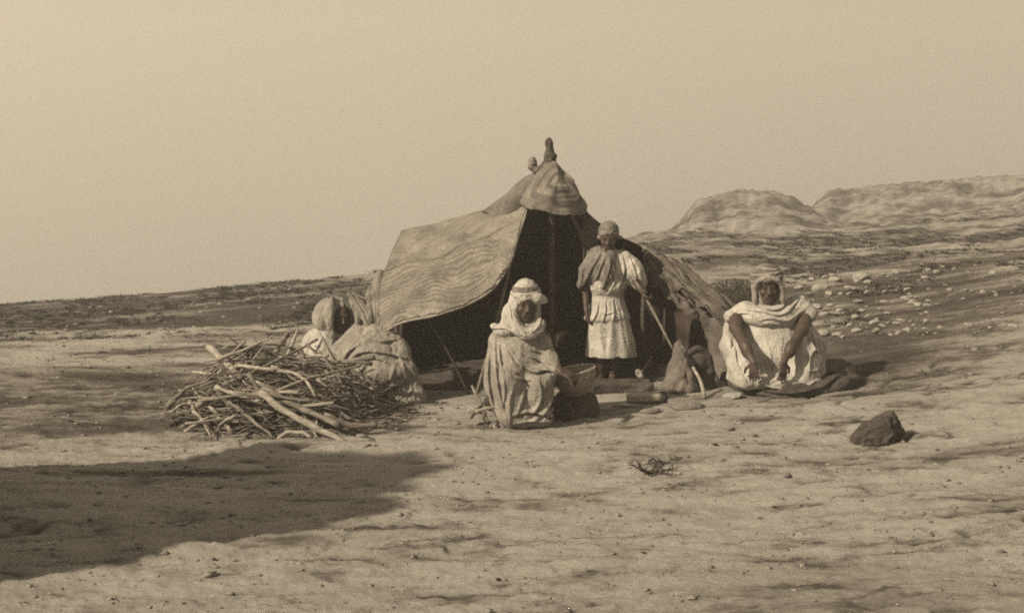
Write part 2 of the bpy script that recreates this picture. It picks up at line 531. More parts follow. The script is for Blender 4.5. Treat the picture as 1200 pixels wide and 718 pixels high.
for px, r in ((-500, 400), (0, 372), (170, 363), (430, 340), (600, 315), (760, 277), (900, 272), (1050, 264), (1200, 252), (1700, 190)): ctrl.append((px, 45, zrow(r, 45)))
for px, r in ((-500, 400), (0, 385), (430, 352), (600, 330), (760, 285), (900, 268), (1050, 250), (1200, 236), (1700, 175)): ctrl.append((px, 70, zrow(r, 70)))
for px, z in ((-500, -16), (300, -14), (600, -11), (800, -6), (1200, -1), (1700, 3)): ctrl.append((px, 150, z))
for px in (-500, 600, 1700): ctrl.append((px, 420, -32.0))
ctrl = np.array(ctrl, float)


def warp(px, d):
    return np.stack([(px - 600) / 400.0, np.log(d) * 2.2], -1)


CW = warp(ctrl[:, 0], ctrl[:, 1])
# heights are stored as height / distance so the fit is even over all distances
CV = (ctrl[:, 2] - CAM_H) / ctrl[:, 1]
_r2 = ((CW[:, None] - CW[None]) ** 2).sum(-1)
_K = 0.5 * _r2 * np.log(_r2 + 1e-12)
_A = np.zeros((len(CW) + 3, len(CW) + 3))
_A[:-3, :-3] = _K + 1e-4 * np.eye(len(CW)); _A[:-3, -3] = 1; _A[:-3, -2:] = CW; _A[-3, :-3] = 1; _A[-2:, :-3] = CW.T
_sol = np.linalg.solve(_A, np.concatenate([CV, np.zeros(3)]))


def base_height(x, y):
    x = np.asarray(x, float).ravel(); y = np.maximum(np.asarray(y, float).ravel(), 0.5)
    px = np.clip(600 + x / y * F_PX, -1800, 3000)
    w = warp(px, y)
    out = np.empty(len(x))
    for i in range(0, len(x), 40000):
        ww = w[i:i + 40000]
        r2 = ((ww[:, None] - CW[None]) ** 2).sum(-1)
        out[i:i + 40000] = (0.5 * r2 * np.log(r2 + 1e-12)) @ _sol[:-3] + _sol[-3] + ww @ _sol[-2:]
    return CAM_H + out * y, px


def strata(t, n, sharp=5):
    """flatten heights into rock ledges"""
    a = t * n; i = np.floor(a); f = a - i
    return (i + np.clip((f - 0.5) * sharp + 0.5, 0, 1)) / n


def height(x, y, parts=False):
    x = np.asarray(x, float).ravel(); y = np.asarray(y, float).ravel()
    z, px = base_height(x, y)
    zer = np.zeros_like(x)
    # tilted slabs of bare rock: long low ledges running across the view
    near = 1 - sstep(13, 22, y)
    w1 = fbm(x * 0.35, y * 0.9, zer + 3.1, 4)
    led = strata(np.clip(w1 * 0.5 + 0.5 + 0.025 * fbm(x * 3, y * 4, zer + 7, 3), 0, 1), 9, 14) - 0.5
    rg = 1 - np.abs(fbm(x * 1.5, y * 3.4, zer + 6.6, 5, 0.55))
    pit = np.maximum(0, fbm(x * 3.3, y * 6.0, zer + 15, 4, 0.6))
    slab = 0.10 * led + 0.014 * fbm(x * 0.8, y * 1.7, zer + 8.8, 4) + 0.012 * rg - 0.012 * pit + 0.007 * fbm(x * 11, y * 16, zer, 4, 0.7)
    crack = perlin(x * 1.1 + 0.4 * perlin(x * 2, y * 2, zer), y * 3.2 + 0.5 * perlin(x * 1.3, y, zer + 4), zer + 2.2)
    crk = np.exp(-(crack / 0.035) ** 2) * sstep(-0.1, 0.35, perlin(x * 0.6, y * 0.6, zer + 11))
    flat = 1 - 0.75 * np.exp(-((x - 0.7) / 2.2) ** 2 - ((y - 9.6) / 1.3) ** 2)       # trodden ground by the tent
    z = z + near * flat * (slab - 0.022 * crk)
    mid = sstep(11, 16, y)
    w2 = fbm(x * 0.16, y * 0.32, zer + 21, 5)
    led2 = strata(np.clip(w2 * 0.5 + 0.5, 0, 1), 7, 5) - 0.5
    amp = np.clip(y / 60.0, 0.12, 0.8)
    lr = 0.30 + 0.70 * sstep(560, 820, px)
    z = z + mid * amp * lr * (0.75 * led2 + 0.22 * fbm(x * 0.9, y * 1.1, zer + 2, 4))
    # two flat-topped outcrops on the hill
    e = 9 * perlin(px * 0.03, y * 0.15, zer) + 4 * perlin(px * 0.11, y * 0.4, zer + 3)
    a1 = sstep(779, 824, px + 0.5 * e) * (1 - sstep(900, 990, px + 0.5 * e)) * sstep(42.0, 50, y + 0.1 * e) * (1 - sstep(56, 64, y))
    hgt = np.interp(px, [780, 805, 830, 862, 890, 925, 960], [1.2, 1.35, 1.55, 1.72, 1.62, 1.5, 1.4])
    a2 = sstep(926, 975, px + 0.5 * e) * (1 - sstep(1900, 2300, px)) * sstep(54, 64, y + 0.12 * e) * (1 - sstep(82, 96, y))
    n3 = fbm(px * 0.03, y * 0.3, zer + 5, 4)
    t1 = strata(np.clip(a1, 0, 1), 4, 3); t2 = strata(np.clip(a2, 0, 1), 5, 3)
    z = z + hgt * (0.25 * t1 + 0.75 * a1) + a1 * (0.10 * n3 + 0.06 * fbm(px * 0.12, y * 0.8, zer + 9, 4, 0.65))
    z = z + (1.55 - 0.2 * sstep(1000, 1300, px)) * (0.4 * t2 + 0.6 * a2) + a2 * (0.14 * n3 + 0.08 * fbm(px * 0.12, y * 0.8, zer + 19, 4, 0.65))
    if parts: return z, px, near, crk, w1, w2, a1 + a2, led2
    return z


def gz(x, y):
    return float(height([x], [y])[0])


def mask_soil_shade(x, y, px, w1, w2, crk, out):
    """0 = bare pale rock, 1 = dark earth, scrub and the shade painted right of the robe"""
    zer = np.zeros_like(x)
    n1 = fbm(x * 0.5, y * 1.3, zer + 31, 5)
    n2 = fbm(x * 1.6, y * 4.5, zer + 14, 4)
    n3 = fbm(x * 0.22, y * 0.75, zer + 44, 5)
    fg = np.clip(0.10 + 0.38 * sstep(0.1, 0.75, n1) + 0.26 * sstep(0.15, 0.6, n2) - 0.15 * sstep(0, -0.5, n1), 0, 1)
    fg = fg + 0.4 * crk
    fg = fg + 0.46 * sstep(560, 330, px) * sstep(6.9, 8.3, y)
    fg = fg + 0.85 * np.exp(-((px - 1030) / 135.0) ** 2 - ((y - 10.2) / 1.5) ** 2)  # dark ground right of the robe, with cast shade painted into it
    pit = np.maximum(0, fbm(x * 3.3, y * 6.0, zer + 15, 4, 0.6)); fg = fg + 0.5 * pit
    md = np.clip(0.42 + 0.75 * n3 + 0.5 * n1 + 0.4 * n2, 0, 1)
    lf = sstep(620, 430, px)
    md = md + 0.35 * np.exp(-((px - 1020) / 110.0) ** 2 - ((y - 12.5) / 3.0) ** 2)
    md = md + lf * (0.5 * sstep(14.0, 15.5, y) * sstep(34, 24, y) - 0.22 * np.exp(-((y - 12.9) / 0.7) ** 2))
    md = md - lf * 0.45 * sstep(280, 480, px) * sstep(19, 26, y)
    md = np.where(px > 700, md * 0.75 + 0.20, md)
    t = sstep(9.5, 12.0, y)
    m = fg * (1 - t) + md * t
    m = m * (1 - 0.45 * np.clip(out, 0, 1)) + 0.20 * np.clip(out, 0, 1) * (1 + n1)
    return np.clip(m, 0, 1)


pxs = np.concatenate([np.linspace(-1800, -120, 90)[:-1], np.linspace(-120, 1320, 500), np.linspace(1320, 3000, 90)[1:]])
ds = np.concatenate([np.geomspace(0.5, 3.6, 40)[:-1], np.geomspace(3.6, 14, 380)[:-1], np.geomspace(14, 90, 230)[:-1], np.geomspace(90, 420, 30)])
PX, D = np.meshgrid(pxs, ds, indexing='ij')
X = (PX - 600) / F_PX * D
gx, gy = X.ravel(), D.ravel()
Z, gpx, gnear, gcrk, gw1, gw2, gout, gled = height(gx, gy, True)
soil_shade = mask_soil_shade(gx, gy, gpx, gw1, gw2, gcrk, gout)
iu, iv = np.meshgrid(np.arange(len(pxs) - 1), np.arange(len(ds) - 1), indexing='ij')
a_ = (iu * len(ds) + iv).ravel()
gf = np.stack([a_, a_ + len(ds), a_ + len(ds) + 1, a_ + 1], 1)


def ground_material():
    m = bpy.data.materials.new('rocky ground')
    m.use_nodes = True
    n, l = m.node_tree.nodes, m.node_tree.links
    b = n['Principled BSDF']; b.inputs['Roughness'].default_value = 0.95
    b.inputs['Specular IOR Level'].default_value = 0.1
    at_ = n.new('ShaderNodeAttribute'); at_.attribute_name = 'soil_shade'
    tc = n.new('ShaderNodeTexCoord')
    mp = n.new('ShaderNodeMapping'); mp.inputs['Scale'].default_value = (0.55, 1.3, 1.3)
    l.new(tc.outputs['Object'], mp.inputs[0])
    na = n.new('ShaderNodeTexNoise'); na.inputs['Scale'].default_value = 3.2; na.inputs['Detail'].default_value = 9; na.inputs['Roughness'].default_value = 0.68
    nb = n.new('ShaderNodeTexNoise'); nb.inputs['Scale'].default_value = 34; nb.inputs['Detail'].default_value = 8; nb.inputs['Roughness'].default_value = 0.78
    l.new(mp.outputs[0], na.inputs['Vector']); l.new(mp.outputs[0], nb.inputs['Vector'])
    sm = n.new('ShaderNodeMath'); sm.operation = 'MULTIPLY_ADD'      # ground mask + (noise-0.5)
    sb = n.new('ShaderNodeMath'); sb.operation = 'SUBTRACT'; sb.inputs[1].default_value = 0.5
    l.new(na.outputs['Fac'], sb.inputs[0])
    l.new(sb.outputs[0], sm.inputs[0]); sm.inputs[1].default_value = 1.1
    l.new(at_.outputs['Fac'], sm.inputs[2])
    sm2 = n.new('ShaderNodeMath'); sm2.operation = 'MULTIPLY_ADD'
    sb2 = n.new('ShaderNodeMath'); sb2.operation = 'SUBTRACT'; sb2.inputs[1].default_value = 0.5
    l.new(nb.outputs['Fac'], sb2.inputs[0]); l.new(sb2.outputs[0], sm2.inputs[0]); sm2.inputs[1].default_value = 0.85
    l.new(sm.outputs[0], sm2.inputs[2])
    # cracks in the rock
    mpv = n.new('ShaderNodeMapping'); mpv.inputs['Scale'].default_value = (0.9, 2.3, 0.6); mpv.inputs['Rotation'].default_value = (0, 0, 0.12)
    l.new(tc.outputs['Object'], mpv.inputs[0])
    nw = n.new('ShaderNodeTexNoise'); nw.inputs['Scale'].default_value = 2.2; nw.inputs['Detail'].default_value = 5
    l.new(mpv.outputs[0], nw.inputs['Vector'])
    vm = n.new('ShaderNodeVectorMath'); vm.operation = 'MULTIPLY_ADD'; vm.inputs[1].default_value = (0.9, 0.9, 0.9)
    l.new(nw.outputs['Color'], vm.inputs[0]); l.new(mpv.outputs[0], vm.inputs[2])
    vo = n.new('ShaderNodeTexVoronoi'); vo.feature = 'DISTANCE_TO_EDGE'; vo.inputs['Scale'].default_value = 0.75
    l.new(vm.outputs[0], vo.inputs['Vector'])
    ck = n.new('ShaderNodeMapRange'); ck.inputs[1].default_value = 0.0; ck.inputs[2].default_value = 0.035
    ck.inputs[3].default_value = 1.0; ck.inputs[4].default_value = 0.0
    l.new(vo.outputs['Distance'], ck.inputs[0])
    cm = n.new('ShaderNodeMapRange'); cm.inputs[1].default_value = 0.48; cm.inputs[2].default_value = 0.60
    l.new(na.outputs['Fac'], cm.inputs[0])
    ckm = n.new('ShaderNodeMath'); ckm.operation = 'MULTIPLY'
    l.new(ck.outputs[0], ckm.inputs[0]); l.new(cm.outputs[0], ckm.inputs[1])
    sm3 = n.new('ShaderNodeMath'); sm3.operation = 'MULTIPLY_ADD'; sm3.inputs[1].default_value = 0.38
    l.new(ckm.outputs[0], sm3.inputs[0]); l.new(sm2.outputs[0], sm3.inputs[2])
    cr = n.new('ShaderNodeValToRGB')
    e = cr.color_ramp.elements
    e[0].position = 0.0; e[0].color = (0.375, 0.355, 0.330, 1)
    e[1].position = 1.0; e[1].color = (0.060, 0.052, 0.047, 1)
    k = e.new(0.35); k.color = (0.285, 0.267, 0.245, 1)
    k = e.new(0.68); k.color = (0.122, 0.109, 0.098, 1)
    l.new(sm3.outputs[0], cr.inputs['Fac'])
    bp = n.new('ShaderNodeBump'); bp.inputs['Strength'].default_value = 0.9; bp.inputs['Distance'].default_value = 0.03
    l.new(nb.outputs['Fac'], bp.inputs['Height'])
    bp2 = n.new('ShaderNodeBump'); bp2.inputs['Strength'].default_value = 0.25; bp2.inputs['Distance'].default_value = 0.05
    l.new(na.outputs['Fac'], bp2.inputs['Height']); l.new(bp2.outputs[0], bp.inputs['Normal'])
    bp3 = n.new('ShaderNodeBump'); bp3.invert = True; bp3.inputs['Strength'].default_value = 0.8; bp3.inputs['Distance'].default_value = 0.03
    l.new(ckm.outputs[0], bp3.inputs['Height']); l.new(bp3.outputs[0], bp2.inputs['Normal'])
    l.new(cr.outputs[0], b.inputs['Base Color']); l.new(bp.outputs[0], b.inputs['Normal'])
    return m


M['ground'] = ground_material()
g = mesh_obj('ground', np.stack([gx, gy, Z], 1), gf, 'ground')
att = g.data.attributes.new('soil_shade', 'FLOAT', 'POINT')
att.data.foreach_set('value', soil_shade.astype(np.float32))
tag(g, 'bare pale rocky ground rising to a stony hillside', 'ground', kind='structure')


# ------------------------------------------------------------------ stones
def stone_mesh(name, seed, flat=0.6, sub=3, rough=0.35, sharp=False):
    bm = bmesh.new()
    bmesh.ops.create_icosphere(bm, subdivisions=sub, radius=1.0)
    co = np.array([v.co for v in bm.verts])
    r = np.random.default_rng(seed)
    for _ in range(9 if sharp else 6):                    # chop flat facets
        nrm = unit(r.normal(size=3)); h = r.uniform(0.55, 0.85)
        dd = co @ nrm - h
        co = co - np.maximum(dd, 0)[:, None] * nrm * 0.92
    nn = fbm(co[:, 0] * 1.4 + seed, co[:, 1] * 1.4, co[:, 2] * 1.4, 4)
    co = co * (1 + rough * 0.4 * nn + (0.10 * fbm(co[:, 0] * 5 + seed, co[:, 1] * 5, co[:, 2] * 5, 3) if sub == 5 else 0))[:, None]
    co[:, 2] *= flat
    for v, c in zip(bm.verts, co): v.co = c
    me = bpy.data.meshes.new(name)
    bm.to_mesh(me); bm.free()
    me.polygons.foreach_set('use_smooth', np.full(len(me.polygons), sub > 3))
    if sub > 3: me.set_sharp_from_angle(angle=math.radians(22))
    return me


def place(me, name, loc, scale, rz, mat, label, cat, group=None, tilt=0.0):
    o = bpy.data.objects.new(name, me)
    COL.objects.link(o)
    if not me.materials: me.materials.append(None)
    o.material_slots[0].link = 'OBJECT'; o.material_slots[0].material = M[mat]
    o.location = tuple(float(v) for v in loc); o.scale = scale if hasattr(scale, '__len__') else (scale,) * 3
    o.rotation_euler = (random.uniform(-tilt, tilt), random.uniform(-tilt, tilt), rz)
    return tag(o, label, cat, group)


stone_mes = [stone_mesh('stone', 40 + i, random.uniform(0.5, 0.8), 2, 0.4, True) for i in range(9)]


def ray_ground(px, py):
    """the first ground point on the line of sight through a picture position"""
    cx, cy = (px - 600.0) / F_PX, (359.0 - py) / F_PX
    lo, hi = 3.0, 90.0
    for n in (130, 24):                                   # coarse, then fine
        d = np.geomspace(lo, hi, n)
        t = d / (CT + cy * ST)
        hh = height(cx * t, d)
        k = np.nonzero(CAM_H + t * (cy * CT - ST) < hh)[0]
        k = max(1, k[0]) if len(k) else n - 1
        lo, hi = d[k - 1], d[k]
    return np.array([cx * t[k], d[k], hh[k]])


def stone_px(px, py, wpx, mat, label, group, flat=1.0):
    p = ray_ground(px, py)
    r = wpx / F_PX * p[1] / 2
    place(random.choice(stone_mes), 'stone', (p[0], p[1], p[2] + r * 0.18), (r * random.uniform(0.95, 1.2), r * random.uniform(0.8, 1.1), r * flat * random.uniform(0.8, 1.1)), random.uniform(0, 6.3), mat, label, 'stone', group, 0.25)


# ------------------------------------------------------------------ the tent
tent_base = np.array([0.35, 9.9, gz(0.35, 9.9)])
tent = empty('tent', tent_base, 'low peaked nomad tent of dark cloth covered with plaited mats', 'tent')
A = lambda L: np.array([at(*p) for p in L])

# dark cloth over the ridge, running back down to the ground
front = catmull(A([(466, 282, 10.42), (520, 270, 10.45), (565, 256, 10.4), (600, 236, 10.15), (625, 214, 9.92), (646, 192, 9.80), (668, 222, 9.84), (692, 252, 9.90), (722, 274, 10.0), (757, 292, 10.05), (800, 325, 10.05), (852, 376, 9.95)]), 90)
bx = np.linspace(-1.30, 2.35, 90)
back = np.stack([bx, 12.9 - 0.35 * np.cos(np.linspace(-1.4, 1.4, 90)) + 0.3 * np.abs(np.linspace(-1, 1, 90)) * -1.6, np.zeros(90)], 1)
back[:, 2] = height(back[:, 0], back[:, 1]) - 0.03
V_ = np.linspace(0, 1, 50)[None, :, None]
G = front[:, None] * (1 - V_) + back[:, None] * V_
sag = np.sin(V_[..., 0] * math.pi)
G[..., 2] += -0.06 * sag - 0.04 * sag * np.cos(np.linspace(0, 14, 90))[:, None]
G[..., 2] += 0.03 * fbm(G[..., 0] * 3, G[..., 1] * 3, G[..., 2] * 2, 3) * np.minimum(1, V_[..., 0] * 8)
roof = sheet('roof_cloth', G, 'tent_dark', tent, 0.014)


def wall_panel(name, topc, botc, mat, nv=30, fold=0.03, freq=9.0, thick=0.012):
    n = len(topc)
    v = np.linspace(0, 1, nv)[None, :, None]
    G = topc[:, None] * (1 - v) + botc[:, None] * v
    s = np.linspace(0, 1, n)
    N = normals_grid(G)
    ripple = (np.sin(s * freq * 2 * math.pi + 1.5 * np.sin(s * 17))[:, None] * (0.3 + 0.7 * v[..., 0]) + 0.6 * fbm(G[..., 0] * 4, G[..., 1] * 4, G[..., 2] * 2, 3))
    edge = np.minimum(1, np.minimum(s, 1 - s)[:, None] * 30)
    G = G + N * (fold * ripple * edge)[..., None]
    return sheet(name, G, mat, tent, thick)


def to_ground(P, dx=0.0, dy=0.0, sink=0.03):
    Q = P.copy(); Q[:, 0] += dx; Q[:, 1] += dy
    Q[:, 2] = height(Q[:, 0], Q[:, 1]) - sink
    return Q


# left end wall: follows the roof's left edge from the ridge corner to the back
lt = G[0, :, :] if False else None
ledge = catmull(np.vstack([A([(468, 284, 10.40)]), [[-1.02, 11.0, 0.85]], [[-1.15, 11.7, 0.45]], [[-1.30, 12.3, gz(-1.3, 12.3) + 0.05]]]), 40)
wall_panel('end_wall_cloth', ledge, to_ground(ledge, -0.04, 0), 'tent_dark', fold=0.02, freq=5)
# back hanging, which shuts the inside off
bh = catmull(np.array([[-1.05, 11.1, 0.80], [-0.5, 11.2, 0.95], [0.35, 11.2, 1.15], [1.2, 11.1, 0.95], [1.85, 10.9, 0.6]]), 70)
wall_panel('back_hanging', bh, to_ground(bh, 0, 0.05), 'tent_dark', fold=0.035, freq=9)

# the big plaited mat that makes the awning
top = catmull(A([(471, 272, 10.34), (515, 262, 10.40), (556, 251, 10.33), (588, 240, 10.1), (606, 233, 9.92), (619, 226, 9.78)]), 150)
bot = catmull(A([(447, 390, 9.12), (473, 377, 9.02), (508, 370, 8.95), (545, 358, 8.95), (572, 343, 8.99), (590, 322, 9.1), (600, 302, 9.25)]), 150)
lef = catmull(A([(471, 272, 10.34), (457, 303, 9.95), (447, 338, 9.52), (447, 390, 9.12)]), 260)
rig = catmull(A([(619, 226, 9.78), (616, 250, 9.62), (608, 275, 9.44), (600, 302, 9.25)]), 260)
G = coons(top, bot, lef, rig)
N = normals_grid(G)
if N[75, 130, 1] > 0: N = -N
uu = np.linspace(0, 1, 150)[:, None]; vv = np.linspace(0, 1, 260)[None, :]
inner = np.sin(uu * math.pi) * np.sin(np.clip(vv, 0, 1) * math.pi)
ph = vv * 29 + 2.2 * fbm(uu * 3 + 0 * vv, vv * 3 + 0 * uu, 0 * uu * vv + 1, 3)
wl_ = sstep(0.38, 0.56, vv + 0.10 * perlin(uu * 3 + 0 * vv, vv * 0 + 2, 0))
ridge = np.abs(np.sin(ph * math.pi)) * (0.0015 + 0.0045 * wl_)
plait = 0.005 * fbm(G[..., 0] * 17 + G[..., 2] * 9, G[..., 1] * 19, G[..., 2] * 21 - G[..., 0] * 8, 3)
edgew = np.minimum(1, (1 - np.abs(2 * uu - 1)) * 6)
billow = 0.03 * perlin(uu * 9 + 0 * vv, vv * 2 + 0 * uu, 0 * uu * vv + 17) * vv ** 2 * edgew - 0.05 * np.sin(uu * math.pi) * np.sin(vv * math.pi) + 0.12 * inner * np.sin(uu * 2.2 + 0.4) + 0.035 * fbm(uu * 2.4 + 0 * vv, vv * 2.4 + 0 * uu, 0 * uu * vv + 7, 3) * np.minimum(1, inner * 4) + 0.018 * np.sin((uu * 5 - vv * 4) * math.pi) * inner
seam = -0.012 * np.exp(-((vv - 0.47 - 0.05 * np.sin(uu * 5)) / 0.012) ** 2)
G = G + N * (ridge + plait + billow + seam)[..., None]
G[..., 2] += 0.007 * sstep(0.965, 1.0, vv) * edgew * (perlin(uu * 40 + 0 * vv, 0 * vv + 0 * uu, 0 * uu * vv) + perlin(uu * 97, 0 * uu + 0.3, 0 * uu))
awn = sheet('awning_mat', G, 'mat_awning', tent, 0.016)
seamv = (np.clip(1 - np.abs(np.sin(ph * math.pi)) * 1.05, 0, 1) * (0.12 + 0.85 * wl_) * (0.75 + 0.6 * perlin(G[..., 0] * 6, G[..., 1] * 6, G[..., 2] * 9)) + 1.2 * np.clip(-seam / 0.012, 0, 1)).ravel()
att = awn.data.attributes.new('seam', 'FLOAT', 'POINT')
att.data.foreach_set('value', np.clip(np.concatenate([seamv, seamv]), 0, 1).astype(np.float32))
tag(awn, 'pale plaited grass mat forming the awning, banded along its lower edge')
# bound edge of the mat
tube_obj('mat_binding', catmull(np.vstack([lef[::30], bot[::10], rig[::-26]]), 90), 0.011, 'mat', awn, sides=6)


# the smaller ringed mat wrapped round the peak
def polar_mat(name, c, rim, mat, rings, nr=70, na=110, bulge=0.1, parent=tent, amp=0.008, r0=0.02, r1=1.0, lift=0.0):
    rim = np.vstack([A(rim), A(rim[:1])]); C = at(*c)
    rc = catmull(rim, na + 1)[:-1]
    wob = 0.006 * np.stack([perlin(np.arange(na) * 0.5, np.full(na, k + 0.5), np.zeros(na)) for k in range(3)], 1)
    r = np.linspace(r0, r1, nr)[None, :, None]
    G = C + (rc[:, None] - C) * r + wob[:, None] * r ** 9
    out = unit(np.cross(rc[na // 4] - C, rc[0] - C))
    if out[1] > 0: out = -out
    rr = r[..., 0]
    th = np.linspace(0, 2 * math.pi, na, endpoint=False)[:, None]
    ph = rr * rings + 0.35 * np.sin(th * 2 + 1) + 0.2 * np.sin(th * 3)
    h = bulge * (1 - rr ** 2) + amp * np.abs(np.sin(ph * math.pi)) + 0.02 * np.sin(th * 3 + rr * 4) * rr + 0.01 * np.sin(th * 7) * rr + lift * np.sin(np.clip((rr - r0) / (r1 - r0), 0, 1) * math.pi) ** 0.5
    G = G + out * h[..., None]
    nu, nv = na, nr
    T = G.reshape(-1, 3); Bk = T - out * 0.016
    f = grid_faces(nu, nv, True); nn = nu * nv
    side = np.array([(i * nv + nv - 1, ((i + 1) % nu) * nv + nv - 1, ((i + 1) % nu) * nv + nv - 1 + nn, i * nv + nv - 1 + nn) for i in range(nu)])
    capf = [tuple(i * nv for i in range(nu))] if r0 < 0.05 else []
    faces = [tuple(q) for q in np.vstack([f, f[:, ::-1] + nn, side])] + capf
    return mesh_obj(name, np.vstack([T, Bk]), faces, mat, parent)


CAP_C = (650, 216, 9.60)
CAP_RIM = [(641, 190, 9.71), (652, 189, 9.71), (662, 200, 9.69), (674, 219, 9.67), (689, 245, 9.66), (678, 250, 9.60), (660, 253, 9.55), (642, 250, 9.53), (626, 243, 9.55), (611, 237, 9.60), (613, 229, 9.64), (620, 216, 9.68), (630, 201, 9.71)]
cap = polar_mat('peak_mat', CAP_C, CAP_RIM, 'mat_cap', 7.0, bulge=0.05, amp=0.004)
tag(cap, 'small ringed oval mat wrapped over the tent peak')
# darker plaits sewn into it
for r0, r1 in ((0.22, 0.36), (0.58, 0.76)):
    polar_mat('mat_stripe', CAP_C, CAP_RIM, 'mat_brown', 7.0, nr=8, bulge=0.05, amp=0.004, parent=cap, r0=r0, r1=r1, lift=0.006)

# dark cloth showing between the mat and the peak
rw = catmull(A([(566, 250, 10.1), (580, 240, 10.0), (596, 228, 9.9), (607, 217, 9.86), (618, 209, 9.84), (634, 203, 9.84)]), 40)
rb = catmull(A([(584, 262, 9.86), (596, 258, 9.8), (606, 250, 9.74), (616, 240, 9.72), (630, 228, 9.74)]), 40)
vq = np.linspace(0, 1, 16)[None, :, None]
G = rw[:, None] * (1 - vq) + rb[:, None] * vq
G[..., 1] -= 0.07 * np.sin(vq[..., 0] * math.pi)
G[..., 2] += 0.03 * np.sin(vq[..., 0] * math.pi)
sheet('ridge_cloth', G, 'mat_brown', tent, 0.02)

# carved pole head standing above the peak, with the small knot of cloth beside it
Pk = at(645, 190, 9.76)
Fd = Field(Pk + [-0.3, -0.15, -0.3], Pk + [0.25, 0.15, 0.32], 0.006)
q = lambda x, y, dd=0: at(x, y, 9.76 + dd)
Fd.chain([q(645, 205), q(645, 188), q(644, 178), q(644, 170)], [0.055, 0.042, 0.030, 0.028], 0.02)
Fd.ell(q(643.5, 168), (0.033, 0.033, 0.045), None, 0.01)
Fd.ell(q(645, 183), (0.056, 0.045, 0.030), None, 0.012)
Fd.chain([q(644, 188), q(634, 198)], [0.035, 0.03], 0.02)
Fd.folds(0.008, (25, 25, 25), 3)
pf = Fd.build('pole_head', 'wood_dark', tent)
Fd = Field(Pk + [-0.30, -0.15, -0.25], Pk + [-0.02, 0.15, 0.12], 0.006)
Fd.ell(q(624, 189), (0.034, 0.03, 0.036), None, 0.01)
Fd.ell(q(622, 196), (0.022, 0.03, 0.03), None, 0.01)
Fd.chain([q(624, 192), q(628, 199), q(636, 204)], [0.03, 0.03, 0.035], 0.015)
Fd.folds(0.012, (30, 30, 30), 8)
Fd.build('cloth_knot', 'wool_grey', tent)

# tent poles
mp_ = at(648, 198, 9.82)
tube_obj('main_pole', [mp_, [mp_[0] - 0.01, 9.82, 1.0], [mp_[0] + 0.01, 9.84, gz(mp_[0], 9.84) - 0.05]], [0.022, 0.024, 0.026], 'wood_dark', tent, sides=10)
p0, p1 = at(600, 300, 9.27), at(556, 462, 9.22); p1[2] = gz(p1[0], 9.22) - 0.04
tube_obj('awning_pole', catmull([p0, (p0 + p1) / 2 + [0.012, 0, 0], p1], 8), [0.013] * 8, 'wood_mid', tent)
p0, p1 = at(500, 372, 9.1), at(552, 462, 9.3); p1[2] = gz(p1[0], 9.3) - 0.04
tube_obj('awning_prop', catmull([p0, (p0 + p1) / 2 + [0.01, 0, 0.02], p1], 8), [0.010] * 8, 'wood_dark', tent)
p0 = at(468, 280, 10.38)
tube_obj('corner_pole', [p0, [p0[0] + 0.02, 10.4, 0.6], [p0[0], 10.42, gz(p0[0], 10.42) - 0.05]], 0.022, 'wood_dark', tent)
p0 = at(757, 294, 10.07)
tube_obj('side_pole', [p0, [p0[0] - 0.02, 10.08, 0.6], [p0[0], 10.1, gz(p0[0], 10.1) - 0.05]], 0.022, 'wood_dark', tent)

# narrow flap at the right of the doorway
ft = catmull(A([(684, 247, 9.78), (692, 253, 9.82), (701, 262, 9.86)]), 24)
fb = catmull(A([(682, 330, 9.86), (690, 338, 9.88), (699, 334, 9.9)]), 24)
wall_panel('door_flap', ft, fb, 'tent_brown', fold=0.02, freq=1.6)

# torn cloths slung over the right slope and the mat that closes the right end
st = catmull(A([(752, 290, 9.98), (775, 302, 9.95), (800, 318, 9.92), (826, 338, 9.86), (848, 360, 9.8)]), 80)
sb_ = catmull(A([(756, 322, 9.72), (776, 345, 9.62), (800, 362, 9.58), (822, 378, 9.56), (846, 392, 9.6)]), 80)
v = np.linspace(0, 1, 60)[None, :, None]
G = st[:, None] * (1 - v) + sb_[:, None] * v
uu = np.linspace(0, 1, 80)[:, None]; vv = v[..., 0]
N = normals_grid(G)
if N[40, 30, 1] > 0: N = -N
fo = perlin(uu * 3.0 + vv * 2.2, vv * 7.5 - uu * 4.5, 0 * uu * vv + 3)
fo2 = perlin(uu * 7, vv * 14 - uu * 8, 0 * uu * vv + 9)
G = G + N * (0.07 * np.abs(fo) + 0.035 * fo2 + 0.02 * perlin(uu * 16, vv * 24 - uu * 14, 0 * uu * vv) + 0.03 * np.sin(vv * math.pi))[..., None]
G[..., 2] += (0.05 * perlin(uu * 11, uu * 0 + 0.5, 0) * (vv > 0.9))
sl = sheet('slope_cloth', G, 'tent_brown', tent, 0.014)
st2 = catmull(A([(770, 300, 9.90), (800, 317, 9.82), (832, 338, 9.74), (864, 368, 9.66)]), 70)
sb2 = catmull(A([(778, 326, 9.64), (806, 350, 9.50), (832, 370, 9.46), (866, 392, 9.46)]), 70)
G = st2[:, None] * (1 - v) + sb2[:, None] * v
uu = np.linspace(0, 1, 70)[:, None]
sl_ = vv * 7.5 - uu * 2.5 + 0.8 * perlin(uu * 3, vv * 3, 0 * uu * vv + 2)
fo = perlin(sl_ * 0.8, uu * 2.2 + 0 * vv, 0 * uu * vv + 13)
N = normals_grid(G)
if N[40, 30, 1] > 0: N = -N
G[..., 2] += 0.05 * sstep(0.8, 1, vv) * perlin(uu * 9, 0 * uu, 0 * uu)
G = G + N * (0.11 * np.abs(fo) + 0.040 * perlin(sl_ * 2.1, uu * 3.5 + 0 * vv, 0 * uu * vv + 4) + 0.010 * perlin(sl_ * 5, uu * 9 + 0 * vv, 0 * uu * vv))[..., None]
